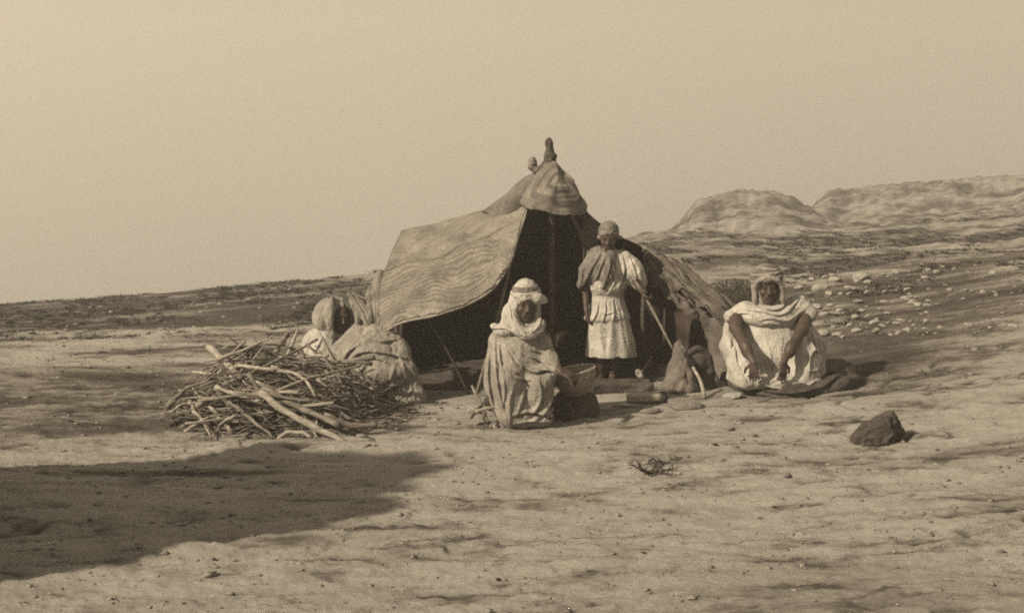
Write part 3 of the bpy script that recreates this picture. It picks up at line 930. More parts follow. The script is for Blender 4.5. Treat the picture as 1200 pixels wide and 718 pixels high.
sheet('slope_matting', G, 'mat_brown', tent, 0.014)
et = catmull(A([(826, 372, 9.72), (842, 374, 9.55), (858, 384, 9.45)]), 30)
eb = to_ground(catmull(A([(838, 445, 9.62), (852, 448, 9.42), (874, 450, 9.38)]), 30))
v = np.linspace(0, 1, 120)[None, :, None]
G = et[:, None] * (1 - v) + eb[:, None] * v
N = normals_grid(G)
if N[15, 60, 1] > 0: N = -N
G = G + N * (0.012 * np.abs(np.sin(v[..., 0] * 26 * math.pi)) + 0.05 * np.sin(np.linspace(0, math.pi, 30))[:, None])[..., None]
em = sheet('end_mat', G, 'mat_brown', tent, 0.014)
# dark back panel under the right slope
rt_ = catmull(A([(735, 290, 10.3), (775, 318, 10.25), (812, 352, 10.15), (842, 380, 10.0)]), 40)
wall_panel('side_hanging', rt_, to_ground(rt_, 0, 0.05), 'tent_dark', fold=0.03, freq=4)
# poles and sticks laid on the right slope
for a, b, r in (((752, 288, 9.9), (852, 366, 9.66), 0.012), ((768, 300, 9.8), (846, 380, 9.45), 0.010), ((792, 300, 9.86), (858, 378, 9.6), 0.011)):
    A0, B0 = at(*a), at(*b)
    tube_obj('slope_pole', catmull([A0, (A0 + B0) / 2 + [0, 0, 0.02], B0], 7), r, 'wood_mid', tent)

# cloths hanging at the left corner
cl_t = catmull(A([(452, 322, 9.72), (444, 318, 9.72), (436, 330, 9.68), (428, 346, 9.62)]), 30)
cl_b = catmull(A([(450, 384, 9.2), (444, 382, 9.2), (438, 380, 9.22), (434, 376, 9.28)]), 30)
wall_panel('corner_flap', cl_t, cl_b, 'wool_grey', fold=0.02, freq=1.5)
s0 = catmull(A([(408, 340, 9.74), (416, 352, 9.64), (425, 366, 9.45), (436, 388, 9.28)]), 40)
Wd = np.array([0.030, -0.02, 0.03])
v = np.linspace(-1, 1, 12)[None, :, None]
wid = (0.75 + 0.45 * perlin(np.linspace(0, 6, 40), np.zeros(40), np.zeros(40)) + 0.5 * np.linspace(0, 1, 40) ** 2)[:, None, None]
G = s0[:, None] + v * Wd * wid + np.array([0, -1, 0.3]) * (0.022 * np.cos(v * 4.0 + np.linspace(0, 2, 40)[:, None, None]))
sheet('tie_strap', G, 'wool_grey', tent, 0.012)
p0, p1 = at(470, 274, 10.3), at(412, 344, 9.72)
tube_obj('guy_rope', catmull([at(447, 340, 9.52), at(432, 350, 9.6), at(411, 343, 9.72)], 10), 0.006, 'wood_mid', tent)
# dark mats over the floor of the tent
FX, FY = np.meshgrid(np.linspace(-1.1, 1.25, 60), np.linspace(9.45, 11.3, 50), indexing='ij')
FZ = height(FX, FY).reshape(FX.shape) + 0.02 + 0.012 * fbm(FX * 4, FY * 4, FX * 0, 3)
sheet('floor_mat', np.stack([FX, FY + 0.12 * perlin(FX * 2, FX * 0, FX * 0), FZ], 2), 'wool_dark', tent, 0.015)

# heaped blankets at the left corner of the tent
hb = at(448, 492, 8.98); hb[2] = gz(hb[0], hb[1])
Fd = Field([hb[0] - 0.52, 8.62, -0.1], [hb[0] + 0.42, 9.75, 1.0], 0.009)
q = lambda x, y, dd=0.0: at(x, y, 9.05 + dd)
Fd.ell(q(440, 412, 0.1), (0.26, 0.24, 0.17), None, 0.08)
Fd.ell(q(446, 445, 0.12), (0.27, 0.28, 0.25), None, 0.1)
Fd.cone(q(420, 395, 0.1), q(398, 425, 0.15), 0.09, 0.12, 0.08)
Fd.cone(q(398, 425, 0.15), q(392, 452, 0.2), 0.12, 0.13, 0.08)
Fd.cone(q(440, 390, 0.05), q(470, 410, 0.05), 0.06, 0.05, 0.07)
Fd.chain([q(468, 405, 0.0), q(478, 435, -0.05), q(488, 465, -0.08), q(494, 488, -0.08)], [0.05, 0.055, 0.06, 0.055], 0.06)
Fd.cone(q(470, 455, -0.05), q(475, 490, -0.05), 0.08, 0.075, 0.05)
Fd.ell(q(452, 437, -0.08), (0.17, 0.13, 0.09), None, 0.05)
Fd.ell(q(442, 478, -0.16), (0.10, 0.14, 0.10), None, 0.04, 'sub')
for pts, h, w in (([(404, 428), (424, 411), (446, 410), (470, 416), (482, 420)], 0.013, 0.014), ([(414, 424), (440, 417), (462, 424), (480, 436)], 0.012, 0.012), ([(418, 436), (444, 428), (458, 436)], 0.009, 0.012), ([(430, 420), (436, 436), (446, 446)], 0.009, 0.011), ([(466, 426), (462, 440), (470, 452)], 0.009, 0.011),
                  ([(402, 452), (408, 428), (422, 408)], 0.016, 0.02), ([(414, 455), (420, 436), (432, 424)], 0.014, 0.016), ([(436, 452), (454, 453), (474, 444)], 0.018, 0.016),
                  ([(468, 408), (480, 436), (490, 470)], 0.016, 0.018), ([(458, 456), (462, 474), (460, 492)], 0.014, 0.014), ([(474, 450), (480, 470), (478, 492)], 0.014, 0.016),
                  ([(430, 392), (446, 398), (466, 396)], 0.014, 0.018), ([(424, 400), (408, 412), (398, 436)], 0.014, 0.016), ([(444, 462), (446, 478), (440, 492)], 0.012, 0.012)):
    Fd.fold([q(*p) for p in pts], h, w, 9.2)
Fd.folds(0.012, (16, 16, 11), 2.0)
Fd.cut_below(height)
bl = Fd.build('blanket_heap', 'wool_cream', None, hb)
tag(bl, 'rumpled pale blankets heaped over the left corner of the tent', 'blanket')

# ------------------------------------------------------------------ seated person in front of the tent
d0 = 8.1
base = at(612, 497, d0); base[2] = gz(base[0], d0)
pA = empty('person', base, 'person seated low before the tent in pale cloak and striped head wrap', 'person', None)
q = lambda x, y, dd=0.0: at(x, y, d0 + dd)
hc = q(616, 356, 0.02)
fwA, upA = np.array([0.16, -1, -0.10]), np.array([0.03, -0.05, 1])
Fd = Field(base + [-0.36, -0.42, -0.05], base + [0.42, 0.42, 1.12], 0.006)
P, R = head(Fd, hc, fwA, upA, 1.0)
Fd.cone(P(0, -0.02, -0.06), q(612, 396, 0.06), 0.052, 0.06, 0.03)
Fd.cone(q(611, 400, 0.08), q(610, 470, 0.1), 0.12, 0.15, 0.06)
Fd.cone(q(590, 396, 0.06), q(634, 396, 0.06), 0.06, 0.06, 0.05)
Fd.chain([q(636, 398, 0.05), q(646, 426, -0.08), q(656, 434, -0.20)], [0.05, 0.04, 0.028], 0.03)
hand(Fd, q(656, 434, -0.20), (0.75, -0.35, -0.35), (0.2, 0.2, -1), 1, 0.55)
Fd.chain([q(588, 398, 0.05), q(584, 430, -0.05), q(604, 440, -0.22)], [0.05, 0.04, 0.03], 0.03)
for kx, fx in ((594, 602), (634, 640)):
    Fd.chain([q(606 if kx < 610 else 618, 470, 0.1), q(kx, 446, -0.14), q(fx, 488, -0.06)], [0.09, 0.06, 0.04], 0.03)
    Fd.chain([q(fx, 491, -0.06), q(fx + 5, 493, -0.19)], [0.035, 0.028], 0.02)
Fd.build('body', 'skin', pA)
# cloak
Fd = Field(base + [-0.42, -0.48, -0.06], base + [0.42, 0.45, 1.12], 0.006)
Fd.ell(q(610, 408, 0.07), (0.185, 0.16, 0.16), None, 0.06)
Fd.ell(q(608, 440, 0.05), (0.215, 0.22, 0.24), None, 0.08)
Fd.ell(q(610, 472, 0.02), (0.20, 0.24, 0.17), None, 0.08)
Fd.cone(q(589, 399, 0.06), q(631, 398, 0.06), 0.075, 0.07, 0.05)
Fd.cone(q(585, 402, 0.05), q(580, 450, 0.0), 0.065, 0.075, 0.06)
Fd.cone(q(636, 402, 0.05), q(645, 424, -0.06), 0.062, 0.058, 0.05)
Fd.cone(q(645, 424, -0.06), q(652, 434, -0.17), 0.055, 0.038, 0.04)
Fd.cone(q(596, 446, -0.18), q(598, 484, -0.14), 0.09, 0.07, 0.08)
Fd.cone(q(634, 448, -0.17), q(634, 482, -0.13), 0.085, 0.065, 0.07)
Fd.cone(q(598, 490, -0.15), q(640, 491, -0.15), 0.05, 0.045, 0.06)
for pts, h, w in (([(592, 402), (604, 420), (622, 430), (640, 428), (654, 436)], 0.020, 0.016), ([(600, 398), (614, 412), (632, 420), (648, 428)], 0.014, 0.014),
                  ([(584, 400), (588, 424), (602, 436), (620, 440)], 0.016, 0.014), ([(606, 400), (622, 408), (638, 412)], 0.010, 0.012),
                  ([(580, 396), (581, 424), (586, 456), (594, 484)], 0.016, 0.015), ([(573, 412), (572, 440), (578, 470), (592, 492)], 0.014, 0.014),
                  ([(630, 436), (634, 452), (630, 470), (618, 482)], 0.016, 0.013), ([(643, 438), (648, 456), (640, 474), (626, 486)], 0.016, 0.014),
                  ([(653, 440), (656, 456), (648, 472)], 0.012, 0.012), ([(614, 444), (612, 462), (604, 482)], 0.011, 0.013), ([(602, 444), (598, 464), (598, 488)], 0.010, 0.012),
                  ([(600, 480), (618, 476), (636, 479), (650, 474)], 0.018, 0.013), ([(604, 490), (622, 487), (640, 489)], 0.012, 0.010), ([(590, 430), (592, 450), (590, 470)], 0.009, 0.010)):
    Fd.fold([q(*p) for p in pts], h, w, base[1] + 0.05)
Fd.folds(0.009, (15, 15, 6.0), 4.0)
Fd.cut_below(height)
Fd.build('cloak', 'wool_cream', pA)
# scarf round face and shoulders
Fd = Field(hc + [-0.32, -0.3, -0.36], hc + [0.28, 0.28, 0.24], 0.005)
Fd.ell(P(0, -0.03, 0.02), (0.108, 0.112, 0.125), R, 0.03)
Fd.ell(P(0, -0.035, -0.085), (0.115, 0.11, 0.10), R, 0.04)
Fd.ell(P(0, -0.02, -0.16), (0.14, 0.12, 0.06), R, 0.04)
Fd.ell(P(0.0, 0.10, -0.030), (0.071, 0.125, 0.098), R, 0.02, 'sub')
Fd.chain([q(600, 374, -0.06), q(604, 383, -0.09), q(612, 390, -0.11), q(622, 391, -0.11), q(631, 385, -0.08), q(635, 376, -0.05)], [0.014, 0.018, 0.019, 0.018, 0.016, 0.012], 0.04, 24)
Fd.ell(q(598, 373, 0.0), (0.062, 0.075, 0.105), None, 0.05)
Fd.ell(q(592, 388, 0.02), (0.085, 0.08, 0.045), None, 0.05)
Fd.ell(P(0.0, 0.125, -0.030), (0.066, 0.125, 0.095), R, 0.015, 'sub')
Fd.ell(q(579, 382, -0.01), (0.026, 0.024, 0.020), None, 0.025)
for pts, h, w in (([(590, 360), (594, 374), (606, 388), (618, 393)], 0.010, 0.009), ([(597, 358), (601, 374), (612, 385), (624, 386)], 0.008, 0.008), ([(578, 384), (592, 384), (604, 394)], 0.010, 0.009), ([(634, 366), (632, 378), (622, 388)], 0.008, 0.008)):
    Fd.fold([q(*p) for p in pts], h, w, hc[1] + 0.05)
Fd.folds(0.006, (26, 26, 18), 6.0)
Fd.build('scarf', 'wool_white', pA)
# head wrap: pale crown, dark band, pale fold over the brow with a loose corner
def wrap_piece(name, mat, parent, r, lo, hi, extra=None, seed=1.0, tilt=0.0):
    Fd = Field(hc + [-0.24, -0.22, -0.06], hc + [0.24, 0.22, 0.28], 0.0045)
    Fd.ell(P(0.0, -0.014, 0.075), r, R, 0.02)
    if extra: Fd.chain(*extra)
    Fd.ell(P(0.0, 0.13, -0.035), (0.064, 0.13, 0.080), R, 0.012, 'sub')
    Fd.folds(0.0045, (26, 26, 40), seed)
    Fd.slab(P(0, 0, 0), R[2] + tilt * R[0], lo, hi)
    return Fd.build(name, mat, parent)
wrap_piece('head_wrap', 'wool_white', pA, (0.088, 0.104, 0.100), 0.11, 0.30, None, 1.0, 0.12)
wrap_piece('head_band', 'wool_grey', pA, (0.097, 0.113, 0.105), 0.088, 0.128, None, 2.0, 0.12)
wrap_piece('brow_fold', 'wool_white', pA, (0.104, 0.120, 0.110), 0.0, 0.094, ([P(-0.135, 0.0, 0.012), P(-0.10, 0.045, 0.035), P(-0.06, 0.09, 0.055)], [0.012, 0.022, 0.02], 0.03, 12), 3.0, 0.12)

# ------------------------------------------------------------------ standing child in the doorway
d0 = 9.55
base = at(712, 446, d0); base[2] = gz(base[0], d0)
pB = empty('person', base, 'person standing in the tent doorway in a short pale dress, holding a stick', 'person', None)
zb = base[2] - at(712, 446, d0)[2]
q = lambda x, y, dd=0.0: at(x, y, d0 + dd)
hc = q(713, 279, -0.02)
fwB, upB = np.array([-0.10, -1, -0.22]), np.array([0.02, -0.2, 1])
Fd = Field(base + [-0.34, -0.3, -0.05], base + [0.36, 0.3, 1.40], 0.006)
P, R = head(Fd, hc, fwB, upB, 0.90)
Fd.cone(P(0, -0.02, -0.06), q(713, 300, 0.02), 0.042, 0.05, 0.03)
Fd.cone(q(713, 312, 0.03), q(713, 350, 0.02), 0.10, 0.09, 0.05)
Fd.cone(q(713, 350, 0.02), q(713, 378, 0.02), 0.10, 0.11, 0.05)
Fd.cone(q(696, 304, 0.02), q(731, 304, 0.02), 0.045, 0.045, 0.04)
Fd.chain([q(735, 305, 0.0), q(746, 330, -0.08), q(752, 341, -0.22)], [0.038, 0.032, 0.022], 0.02)
hand(Fd, q(752, 341, -0.22), (0.25, -0.45, -0.6), (0.75, 0.1, 0.25), 1, 0.75, 0.8)
Fd.chain([q(692, 306, 0.02), q(686, 336, 0.0), q(687, 362, -0.06)], [0.038, 0.030, 0.022], 0.02)
hand(Fd, q(687, 362, -0.06), (0.05, -0.15, -1), (0.9, 0.1, 0), -1, 0.35, 0.8)
for x in (704, 719):
    Fd.chain([q(x, 378, 0.02), q(x, 412, -0.01), q(x - 0.5, 441, 0.03)], [0.075, 0.05, 0.032], 0.02)
    a = q(x - 0.5, 442, 0.04); a[2] = base[2] + 0.03
    b = a + [-0.015, -0.15, -0.008]
    Fd.chain([a, b], [0.033, 0.025], 0.02)
Fd.build('body', 'skin', pB)
# dress: gathered skirt, overhanging bodice
Fd = Field(base + [-0.36, -0.34, 0.1], base + [0.36, 0.34, 1.15], 0.006)
Fd.ell(q(713, 318, 0.02), (0.15, 0.12, 0.20), None, 0.05)
Fd.ell(q(712, 336, 0.0), (0.145, 0.13, 0.09), None, 0.04)
Fd.cone(q(713, 352, 0.02), q(716, 415, 0.02), 0.115, 0.205, 0.04)
Fd.cone(q(713, 372, 0.02), q(716, 420, 0.02), 0.15, 0.20, 0.04)
zc = q(713, 417, 0)[2]
Fd.d = np.maximum(Fd.d, (zc - Fd.ax[2])[None, None, :].astype(np.float32))
th_mask = lambda x, y, z: np.clip((q(713, 352)[2] - z) / 0.12, 0, 1) + 0.25
Fd.folds(0.020, (10, 10, 1.0), 5.0, mask=th_mask)
Fd.d = np.maximum(Fd.d, (zc + 0.006 * 0 - Fd.ax[2])[None, None, :].astype(np.float32))
Fd.build('skirt', 'wool_white', pB)
Fd = Field(base + [-0.36, -0.34, 0.3], base + [0.40, 0.34, 1.15], 0.006)
Fd.cone(q(712, 351, 0.02), q(712, 366, 0.02), 0.135, 0.165, 0.04)
z1 = q(713, 377)[2]
Fd.ell(q(711, 372, 0.02), (0.185, 0.165, 0.06), None, 0.03)
Fd.ell(q(713, 320, 0.02), (0.158, 0.13, 0.20), None, 0.05)
Fd.ell(q(711, 332, 0.0), (0.152, 0.13, 0.10), None, 0.05)
ringp = [q(712, 347, 0.02) + np.array([0.16 * math.cos(a), 0.135 * math.sin(a), 0]) for a in np.linspace(0, 2 * math.pi, 25)]
Fd.chain(ringp, 0.008, 0.03, op='sub')
# wide sleeve on the staff arm
Fd.cone(q(730, 304, 0.0), q(742, 318, -0.02), 0.075, 0.085, 0.04)
Fd.cone(q(740, 314, -0.02), q(748, 330, -0.03), 0.075, 0.07, 0.04)
z2 = q(746, 334)[2]
for pts, h, w in (([(728, 298), (730, 316), (722, 342)], 0.016, 0.014), ([(722, 302), (721, 320), (713, 343)], 0.012, 0.012), ([(736, 298), (742, 314), (745, 331)], 0.014, 0.012), ([(741, 300), (748, 314), (751, 329)], 0.012, 0.011),
                  ([(700, 352), (698, 364), (692, 376)], 0.012, 0.010), ([(708, 350), (708, 362), (704, 377)], 0.012, 0.010), ([(717, 350), (718, 364), (716, 377)], 0.014, 0.010), ([(725, 352), (729, 364), (731, 376)], 0.012, 0.010), ([(704, 322), (706, 334), (702, 344)], 0.008, 0.009), ([(692, 358), (706, 366), (722, 362)], 0.008, 0.009)):
    Fd.fold([q(*p) for p in pts], h, w, base[1])
Fd.folds(0.009, (18, 18, 9), 9.0)
Fd.d = np.maximum(Fd.d, (z1 - Fd.ax[2])[None, None, :].astype(np.float32))
Fd.build('tunic', 'wool_white', pB)
# ragged shawl over one shoulder
Fd = Field(base + [-0.42, -0.36, 0.5], base + [0.2, 0.3, 1.2], 0.006)
Fd.ell(q(702, 314, -0.03), (0.105, 0.10, 0.16), None, 0.05)
Fd.cone(q(704, 298, -0.02), q(716, 301, -0.05), 0.05, 0.045, 0.04)
Fd.chain([q(699, 300, -0.02), q(688, 318, -0.04), q(680, 334, -0.05)], [0.055, 0.05, 0.028], 0.06)
Fd.chain([q(712, 302, -0.09), q(714, 318, -0.11), q(708, 336, -0.12)], [0.04, 0.04, 0.02], 0.06)
for pts, h, w in (([(702, 296), (692, 314), (682, 334)], 0.014, 0.012), ([(708, 298), (700, 318), (692, 340)], 0.014, 0.012), ([(714, 300), (711, 318), (704, 338)], 0.012, 0.012), ([(678, 333), (690, 337), (704, 336)], 0.010, 0.008), ([(716, 306), (720, 318), (716, 334)], 0.01, 0.01)):
    Fd.fold([q(*p) for p in pts], h, w, base[1])
Fd.folds(0.014, (20, 20, 9), 12.0)
Fd.build('shawl', 'wool_grey', pB)
Fd = Field(hc + [-0.2, -0.2, -0.08], hc + [0.2, 0.2, 0.2], 0.005)
Fd.ell(P(0.0, -0.02, 0.055), (0.083, 0.098, 0.088), R, 0.02)
Fd.ell(P(0.0, 0.10, -0.05), (0.075, 0.10, 0.088), R, 0.012, 'sub')
Fd.chain([P(-0.07, -0.08, 0.0), P(-0.11, -0.07, -0.005)], [0.02, 0.014], 0.015)
Fd.chain([P(0.07, 0.05, 0.045), P(0.0, 0.078, 0.065), P(-0.07, 0.05, 0.045)], 0.007, 0.02, 10)
Fd.ell(P(0.082, -0.01, 0.0), (0.018, 0.02, 0.014), R, 0.02)
Fd.folds(0.006, (24, 24, 24), 3.0)
Fd.build('kerchief', 'wool_grey', pB)
# the stick held in the hand
a, b = at(740, 322, 9.40), at(787, 406, 9.12)
stf = tube_obj('walking_stick', catmull([a, a * 0.6 + b * 0.4 + [0.008, 0, 0.006], b, b + (b - a) * 0.05], 12), np.linspace(0.012, 0.009, 12), 'wood_mid', None, a)
tag(stf, 'thin grey stick slanting from the standing hand to the lumpy sack', 'stick')

# ------------------------------------------------------------------ seated person on the right
d0 = 8.95
base = at(905, 455, d0); base[2] = gz(base[0], d0)
pC = empty('person', base, 'person seated on a dark rug in white robe, bare arms hanging forward', 'person', None)
q = lambda x, y, dd=0.0: at(x, y, d0 + dd)
hc = q(899, 337, 0.0)
fwC, upC = np.array([-0.04, -1, -0.04]), np.array([-0.04, 0, 1])
Fd = Field(base + [-0.5, -0.55, -0.06], base + [0.5, 0.42, 1.05], 0.006)
P, R = head(Fd, hc, fwC, upC, 1.02)
Fd.cone(P(0, -0.02, -0.06), q(901, 366, 0.05), 0.055, 0.065, 0.03)
Fd.cone(q(903, 375, 0.08), q(905, 430, 0.14), 0.13, 0.14, 0.06)
Fd.cone(q(872, 367, 0.06), q(936, 367, 0.06), 0.065, 0.065, 0.05)
Fd.chain([q(862, 371, 0.02), q(862, 384, -0.12), q(872, 404, -0.30), q(883, 424, -0.40)], [0.054, 0.046, 0.037, 0.024], 0.02)
Fd.ell(q(875, 410, -0.33), (0.038, 0.040, 0.06), None, 0.03)
hand(Fd, q(883, 424, -0.40), (0.02, -0.10, -1), (0.35, 0.9, 0), -1, 0.30, 0.86)
Fd.chain([q(944, 371, 0.02), q(940, 386, -0.12), q(928, 405, -0.30), q(918, 424, -0.40)], [0.054, 0.046, 0.037, 0.024], 0.02)
Fd.ell(q(926, 410, -0.33), (0.038, 0.040, 0.06), None, 0.03)
hand(Fd, q(918, 424, -0.40), (-0.02, -0.10, -1), (-0.35, 0.9, 0), 1, 0.30, 0.86)
for s_, kx, fx in ((-1, 868, 892), (1, 946, 918)):
    Fd.chain([q(905 + s_ * 14, 440, 0.14), q(kx, 436, -0.10), q(fx, 446, -0.20)], [0.09, 0.055, 0.035], 0.03)
    Fd.chain([q(fx, 446, -0.20), q(fx - s_ * 14, 449, -0.22)], [0.033, 0.026], 0.02)
Fd.build('body', 'skin', pC)
# robe
Fd = Field(base + [-0.52, -0.52, -0.06], base + [0.55, 0.46, 0.85], 0.007)
Fd.ell(q(903, 385, 0.08), (0.235, 0.16, 0.22), None, 0.08)
Fd.ell(q(903, 415, 0.04), (0.29, 0.25, 0.22), None, 0.09)
Fd.ell(q(906, 443, -0.06), (0.35, 0.31, 0.085), None, 0.05)
Fd.cone(q(866, 424, -0.14), q(872, 442, -0.22), 0.095, 0.08, 0.07)
Fd.cone(q(946, 422, -0.12), q(944, 440, -0.22), 0.10, 0.085, 0.07)
Fd.cone(q(940, 412, -0.16), q(938, 440, -0.24), 0.085, 0.07, 0.06)
Fd.cone(q(872, 416, -0.16), q(878, 440, -0.24), 0.075, 0.07, 0.06)
Fd.cone(q(938, 376, 0.10), q(956, 405, 0.1), 0.06, 0.07, 0.06)
Fd.cone(q(956, 405, 0.1), q(958, 440, 0.0), 0.07, 0.06, 0.06)
Fd.cone(q(857, 372, 0.08), q(852, 405, 0.05), 0.045, 0.05, 0.05)
Fd.cone(q(852, 405, 0.05), q(862, 430, 0.0), 0.05, 0.06, 0.05)
for pts, h, w in (([(950, 402), (940, 412), (936, 432)], 0.016, 0.014), ([(944, 406), (956, 412), (960, 434)], 0.016, 0.014), ([(930, 446), (946, 440), (964, 444)], 0.016, 0.012),
                  ([(878, 440), (900, 449), (930, 449), (960, 446)], 0.016, 0.012), ([(866, 432), (884, 444), (908, 448)], 0.014, 0.012), ([(856, 396), (856, 418), (866, 440)], 0.014, 0.014),
                  ([(892, 392), (897, 415), (893, 438)], 0.006, 0.012), ([(912, 392), (908, 412), (910, 436)], 0.005, 0.012), ([(952, 384), (958, 404), (962, 424)], 0.014, 0.013), ([(870, 392), (866, 412), (872, 430)], 0.008, 0.012),
                  ([(926, 420), (936, 428), (952, 428)], 0.012, 0.010), ([(938, 384), (946, 400), (948, 420)], 0.01, 0.012), ([(890, 440), (902, 436), (914, 441)], 0.008, 0.01)):
    Fd.fold([q(*p) for p in pts], h, w, base[1] + 0.05)
Fd.folds(0.008, (13, 13, 7.0), 14.0)
Fd.cut_below(height)
Fd.build('robe', 'wool_white', pC)
# shawl round the shoulders
Fd = Field(base + [-0.48, -0.34, 0.3], base + [0.48, 0.4, 0.86], 0.006)
Fd.ell(q(902, 364, 0.07), (0.26, 0.155, 0.075), None, 0.06)
Fd.cone(q(872, 364, 0.05), q(856, 371, 0.02), 0.065, 0.05, 0.05)
Fd.cone(q(935, 358, 0.06), q(947, 368, 0.03), 0.085, 0.07, 0.05)
Fd.ell(q(902, 372, -0.02), (0.20, 0.12, 0.085), None, 0.05)
Fd.ell(P(0.0, 0.09, -0.02), (0.075, 0.12, 0.105), R, 0.02, 'sub')
for pts, h, w in (([(876, 348), (886, 356), (900, 361), (914, 358), (926, 346)], 0.014, 0.011), ([(854, 369), (874, 366), (888, 376), (905, 383), (930, 379), (950, 372)], 0.012, 0.010),
                  ([(866, 362), (886, 363), (910, 367), (928, 357), (938, 346)], 0.013, 0.011), ([(884, 374), (898, 371), (918, 374), (942, 362)], 0.012, 0.011), ([(870, 356), (884, 360), (896, 366)], 0.010, 0.009), ([(888, 380), (896, 377), (910, 379)], 0.008, 0.008), ([(922, 350), (928, 342), (930, 336)], 0.01, 0.01)):
    Fd.fold([q(*p) for p in pts], h, w, base[1] + 0.06)
Fd.folds(0.007, (12, 14, 20), 16.0)
Fd.build('shawl', 'wool_white', pC)
# hood and turban
Fd = Field(hc + [-0.22, -0.22, -0.2], hc + [0.22, 0.22, 0.24], 0.005)
Fd.ell(P(0, -0.03, 0.02), (0.115, 0.115, 0.125), R, 0.03)
Fd.ell(P(-0.0, -0.03, -0.09), (0.11, 0.11, 0.09), R, 0.04)
Fd.ell(P(-0.012, 0.10, -0.028), (0.078, 0.12, 0.102), R, 0.018, 'sub')
Fd.chain([P(0.095, 0.05, -0.10), P(0.10, 0.05, 0.0), P(0.07, 0.085, 0.065), P(0.0, 0.105, 0.085), P(-0.07, 0.09, 0.05), P(-0.105, 0.055, -0.02), P(-0.10, 0.05, -0.11)], 0.015, 0.015, 24)
Fd.folds(0.006, (18, 18, 18), 18.0)
Fd.build('hood', 'wool_cream', pC)
for nm, r, lo, hi, tl, sd_ in (('turban', (0.120, 0.128, 0.110), 0.040, 0.26, 0.1, 5.0), ('turban_wrap', (0.125, 0.133, 0.115), 0.062, 0.080, 0.20, 6.0), ('turban_wrap', (0.124, 0.132, 0.115), 0.104, 0.122, 0.10, 7.0), ('turban_wrap', (0.122, 0.130, 0.115), 0.142, 0.156, -0.10, 8.0)):
    wrap_piece(nm, 'mat_brown' if nm == 'turban' else 'wool_cream', pC, r, lo, hi, None, sd_, tl)

# dark rug under that person: its thick rumpled front edge shows below the robe
rg0 = ray_ground(925, 460)
Fd = Field([1.62, 8.38, rg0[2] - 0.15], [2.85, 9.7, rg0[2] + 0.5], 0.009)
edge = [ray_ground(*p) + [0, 0, 0.035] for p in ((858, 452), (874, 459), (896, 464), (925, 464), (955, 461), (985, 457), (1004, 452))]
Fd.chain(edge, [0.035, 0.042, 0.05, 0.052, 0.05, 0.045, 0.03], 0.04, 26)
for t in np.linspace(0.06, 1, 9):
    row = [np.array([e[0] * (1 - t) + (2.05 + 0.62 * k / 6) * t, e[1] * (1 - t) + 9.55 * t, 0]) for k, e in enumerate(edge)]
    for p in row: p[2] = gz(p[0], p[1]) + 0.02
    Fd.chain(row, 0.05, 0.06)
Fd.cone(ray_ground(978, 452) + [0, 0, 0.07], ray_ground(994, 448) + [0, 0, 0.10], 0.05, 0.055, 0.05)
for pts, h, w in (([(870, 452), (900, 459), (940, 458), (975, 450)], 0.016, 0.012), ([(880, 462), (920, 467), (960, 463)], 0.012, 0.01), ([(962, 456), (982, 444), (998, 440)], 0.018, 0.014)):
    Fd.fold([at(p[0], p[1], 8.6) for p in pts], h, w, 9.2)
Fd.folds(0.014, (7, 9, 12), 71)
Fd.cut_below(height)
tag(Fd.build('rug', 'wool_dark', None, rg0), 'dark crumpled rug spread on the ground under the white robe', 'rug')

# ------------------------------------------------------------------ hooded person behind the firewood
d0 = 9.9
base = at(392, 445, d0); base[2] = gz(base[0], d0)
pD = empty('person', base, 'hooded person crouching behind the firewood heap in a pale cloak', 'person', None)
q = lambda x, y, dd=0.0: at(x, y, d0 + dd)
hc = q(400, 371, 0.0)
fwD, upD = np.array([0.38, -1, -0.15]), np.array([0.05, -0.05, 1])
Fd = Field(base + [-0.3, -0.35, -0.05], base + [0.36, 0.35, 0.85], 0.006)
P, R = head(Fd, hc, fwD, upD, 0.98)
Fd.cone(P(0, -0.02, -0.06), q(392, 395, 0.06), 0.05, 0.06, 0.03)
Fd.cone(q(388, 400, 0.08), q(386, 440, 0.1), 0.13, 0.15, 0.06)
Fd.chain([q(370, 396, 0.05), q(368, 418, -0.08), q(385, 430, -0.2)], [0.05, 0.04, 0.03], 0.03)
hand(Fd, q(385, 430, -0.2), (0.7, -0.5, -0.3), (0.1, 0.2, -1), 1, 0.5)
Fd.chain([q(405, 398, 0.05), q(412, 420, -0.08), q(400, 432, -0.2)], [0.05, 0.04, 0.03], 0.03)
for kx in (372, 404):
    Fd.chain([q(388, 436, 0.1), q(kx, 422, -0.18), q(kx, 444, -0.15)], [0.09, 0.06, 0.04], 0.03)
    Fd.chain([q(kx, 446, -0.15), q(kx + 4, 448, -0.29)], [0.035, 0.028], 0.02)
Fd.build('body', 'skin', pD)
Fd = Field(base + [-0.4, -0.4, -0.06], base + [0.4, 0.45, 0.85], 0.007)
Fd.ell(q(382, 404, 0.06), (0.20, 0.19, 0.17), None, 0.06)
Fd.ell(q(380, 428, 0.05), (0.21, 0.22, 0.2), None, 0.08)
Fd.cone(q(374, 420, -0.16), q(374, 442, -0.12), 0.09, 0.09, 0.06)
Fd.cone(q(404, 422, -0.14), q(404, 442, -0.12), 0.09, 0.09, 0.06)
for pts, h, w in (([(364, 390), (362, 405), (366, 430)], 0.007, 0.012), ([(380, 394), (374, 410), (378, 435)], 0.009, 0.013), ([(376, 388), (390, 398), (404, 412)], 0.008, 0.012)):
    Fd.fold([q(*p) for p in pts], h, w, base[1] + 0.05)
Fd.folds(0.009, (14, 14, 6), 24.0)
Fd.cut_below(height)
Fd.build('cloak', 'wool_white', pD)
Fd = Field(hc + [-0.36, -0.3, -0.28], hc + [0.3, 0.3, 0.24], 0.006)
Fd.ell(q(394, 368, 0.05), (0.17, 0.15, 0.155), None, 0.04)
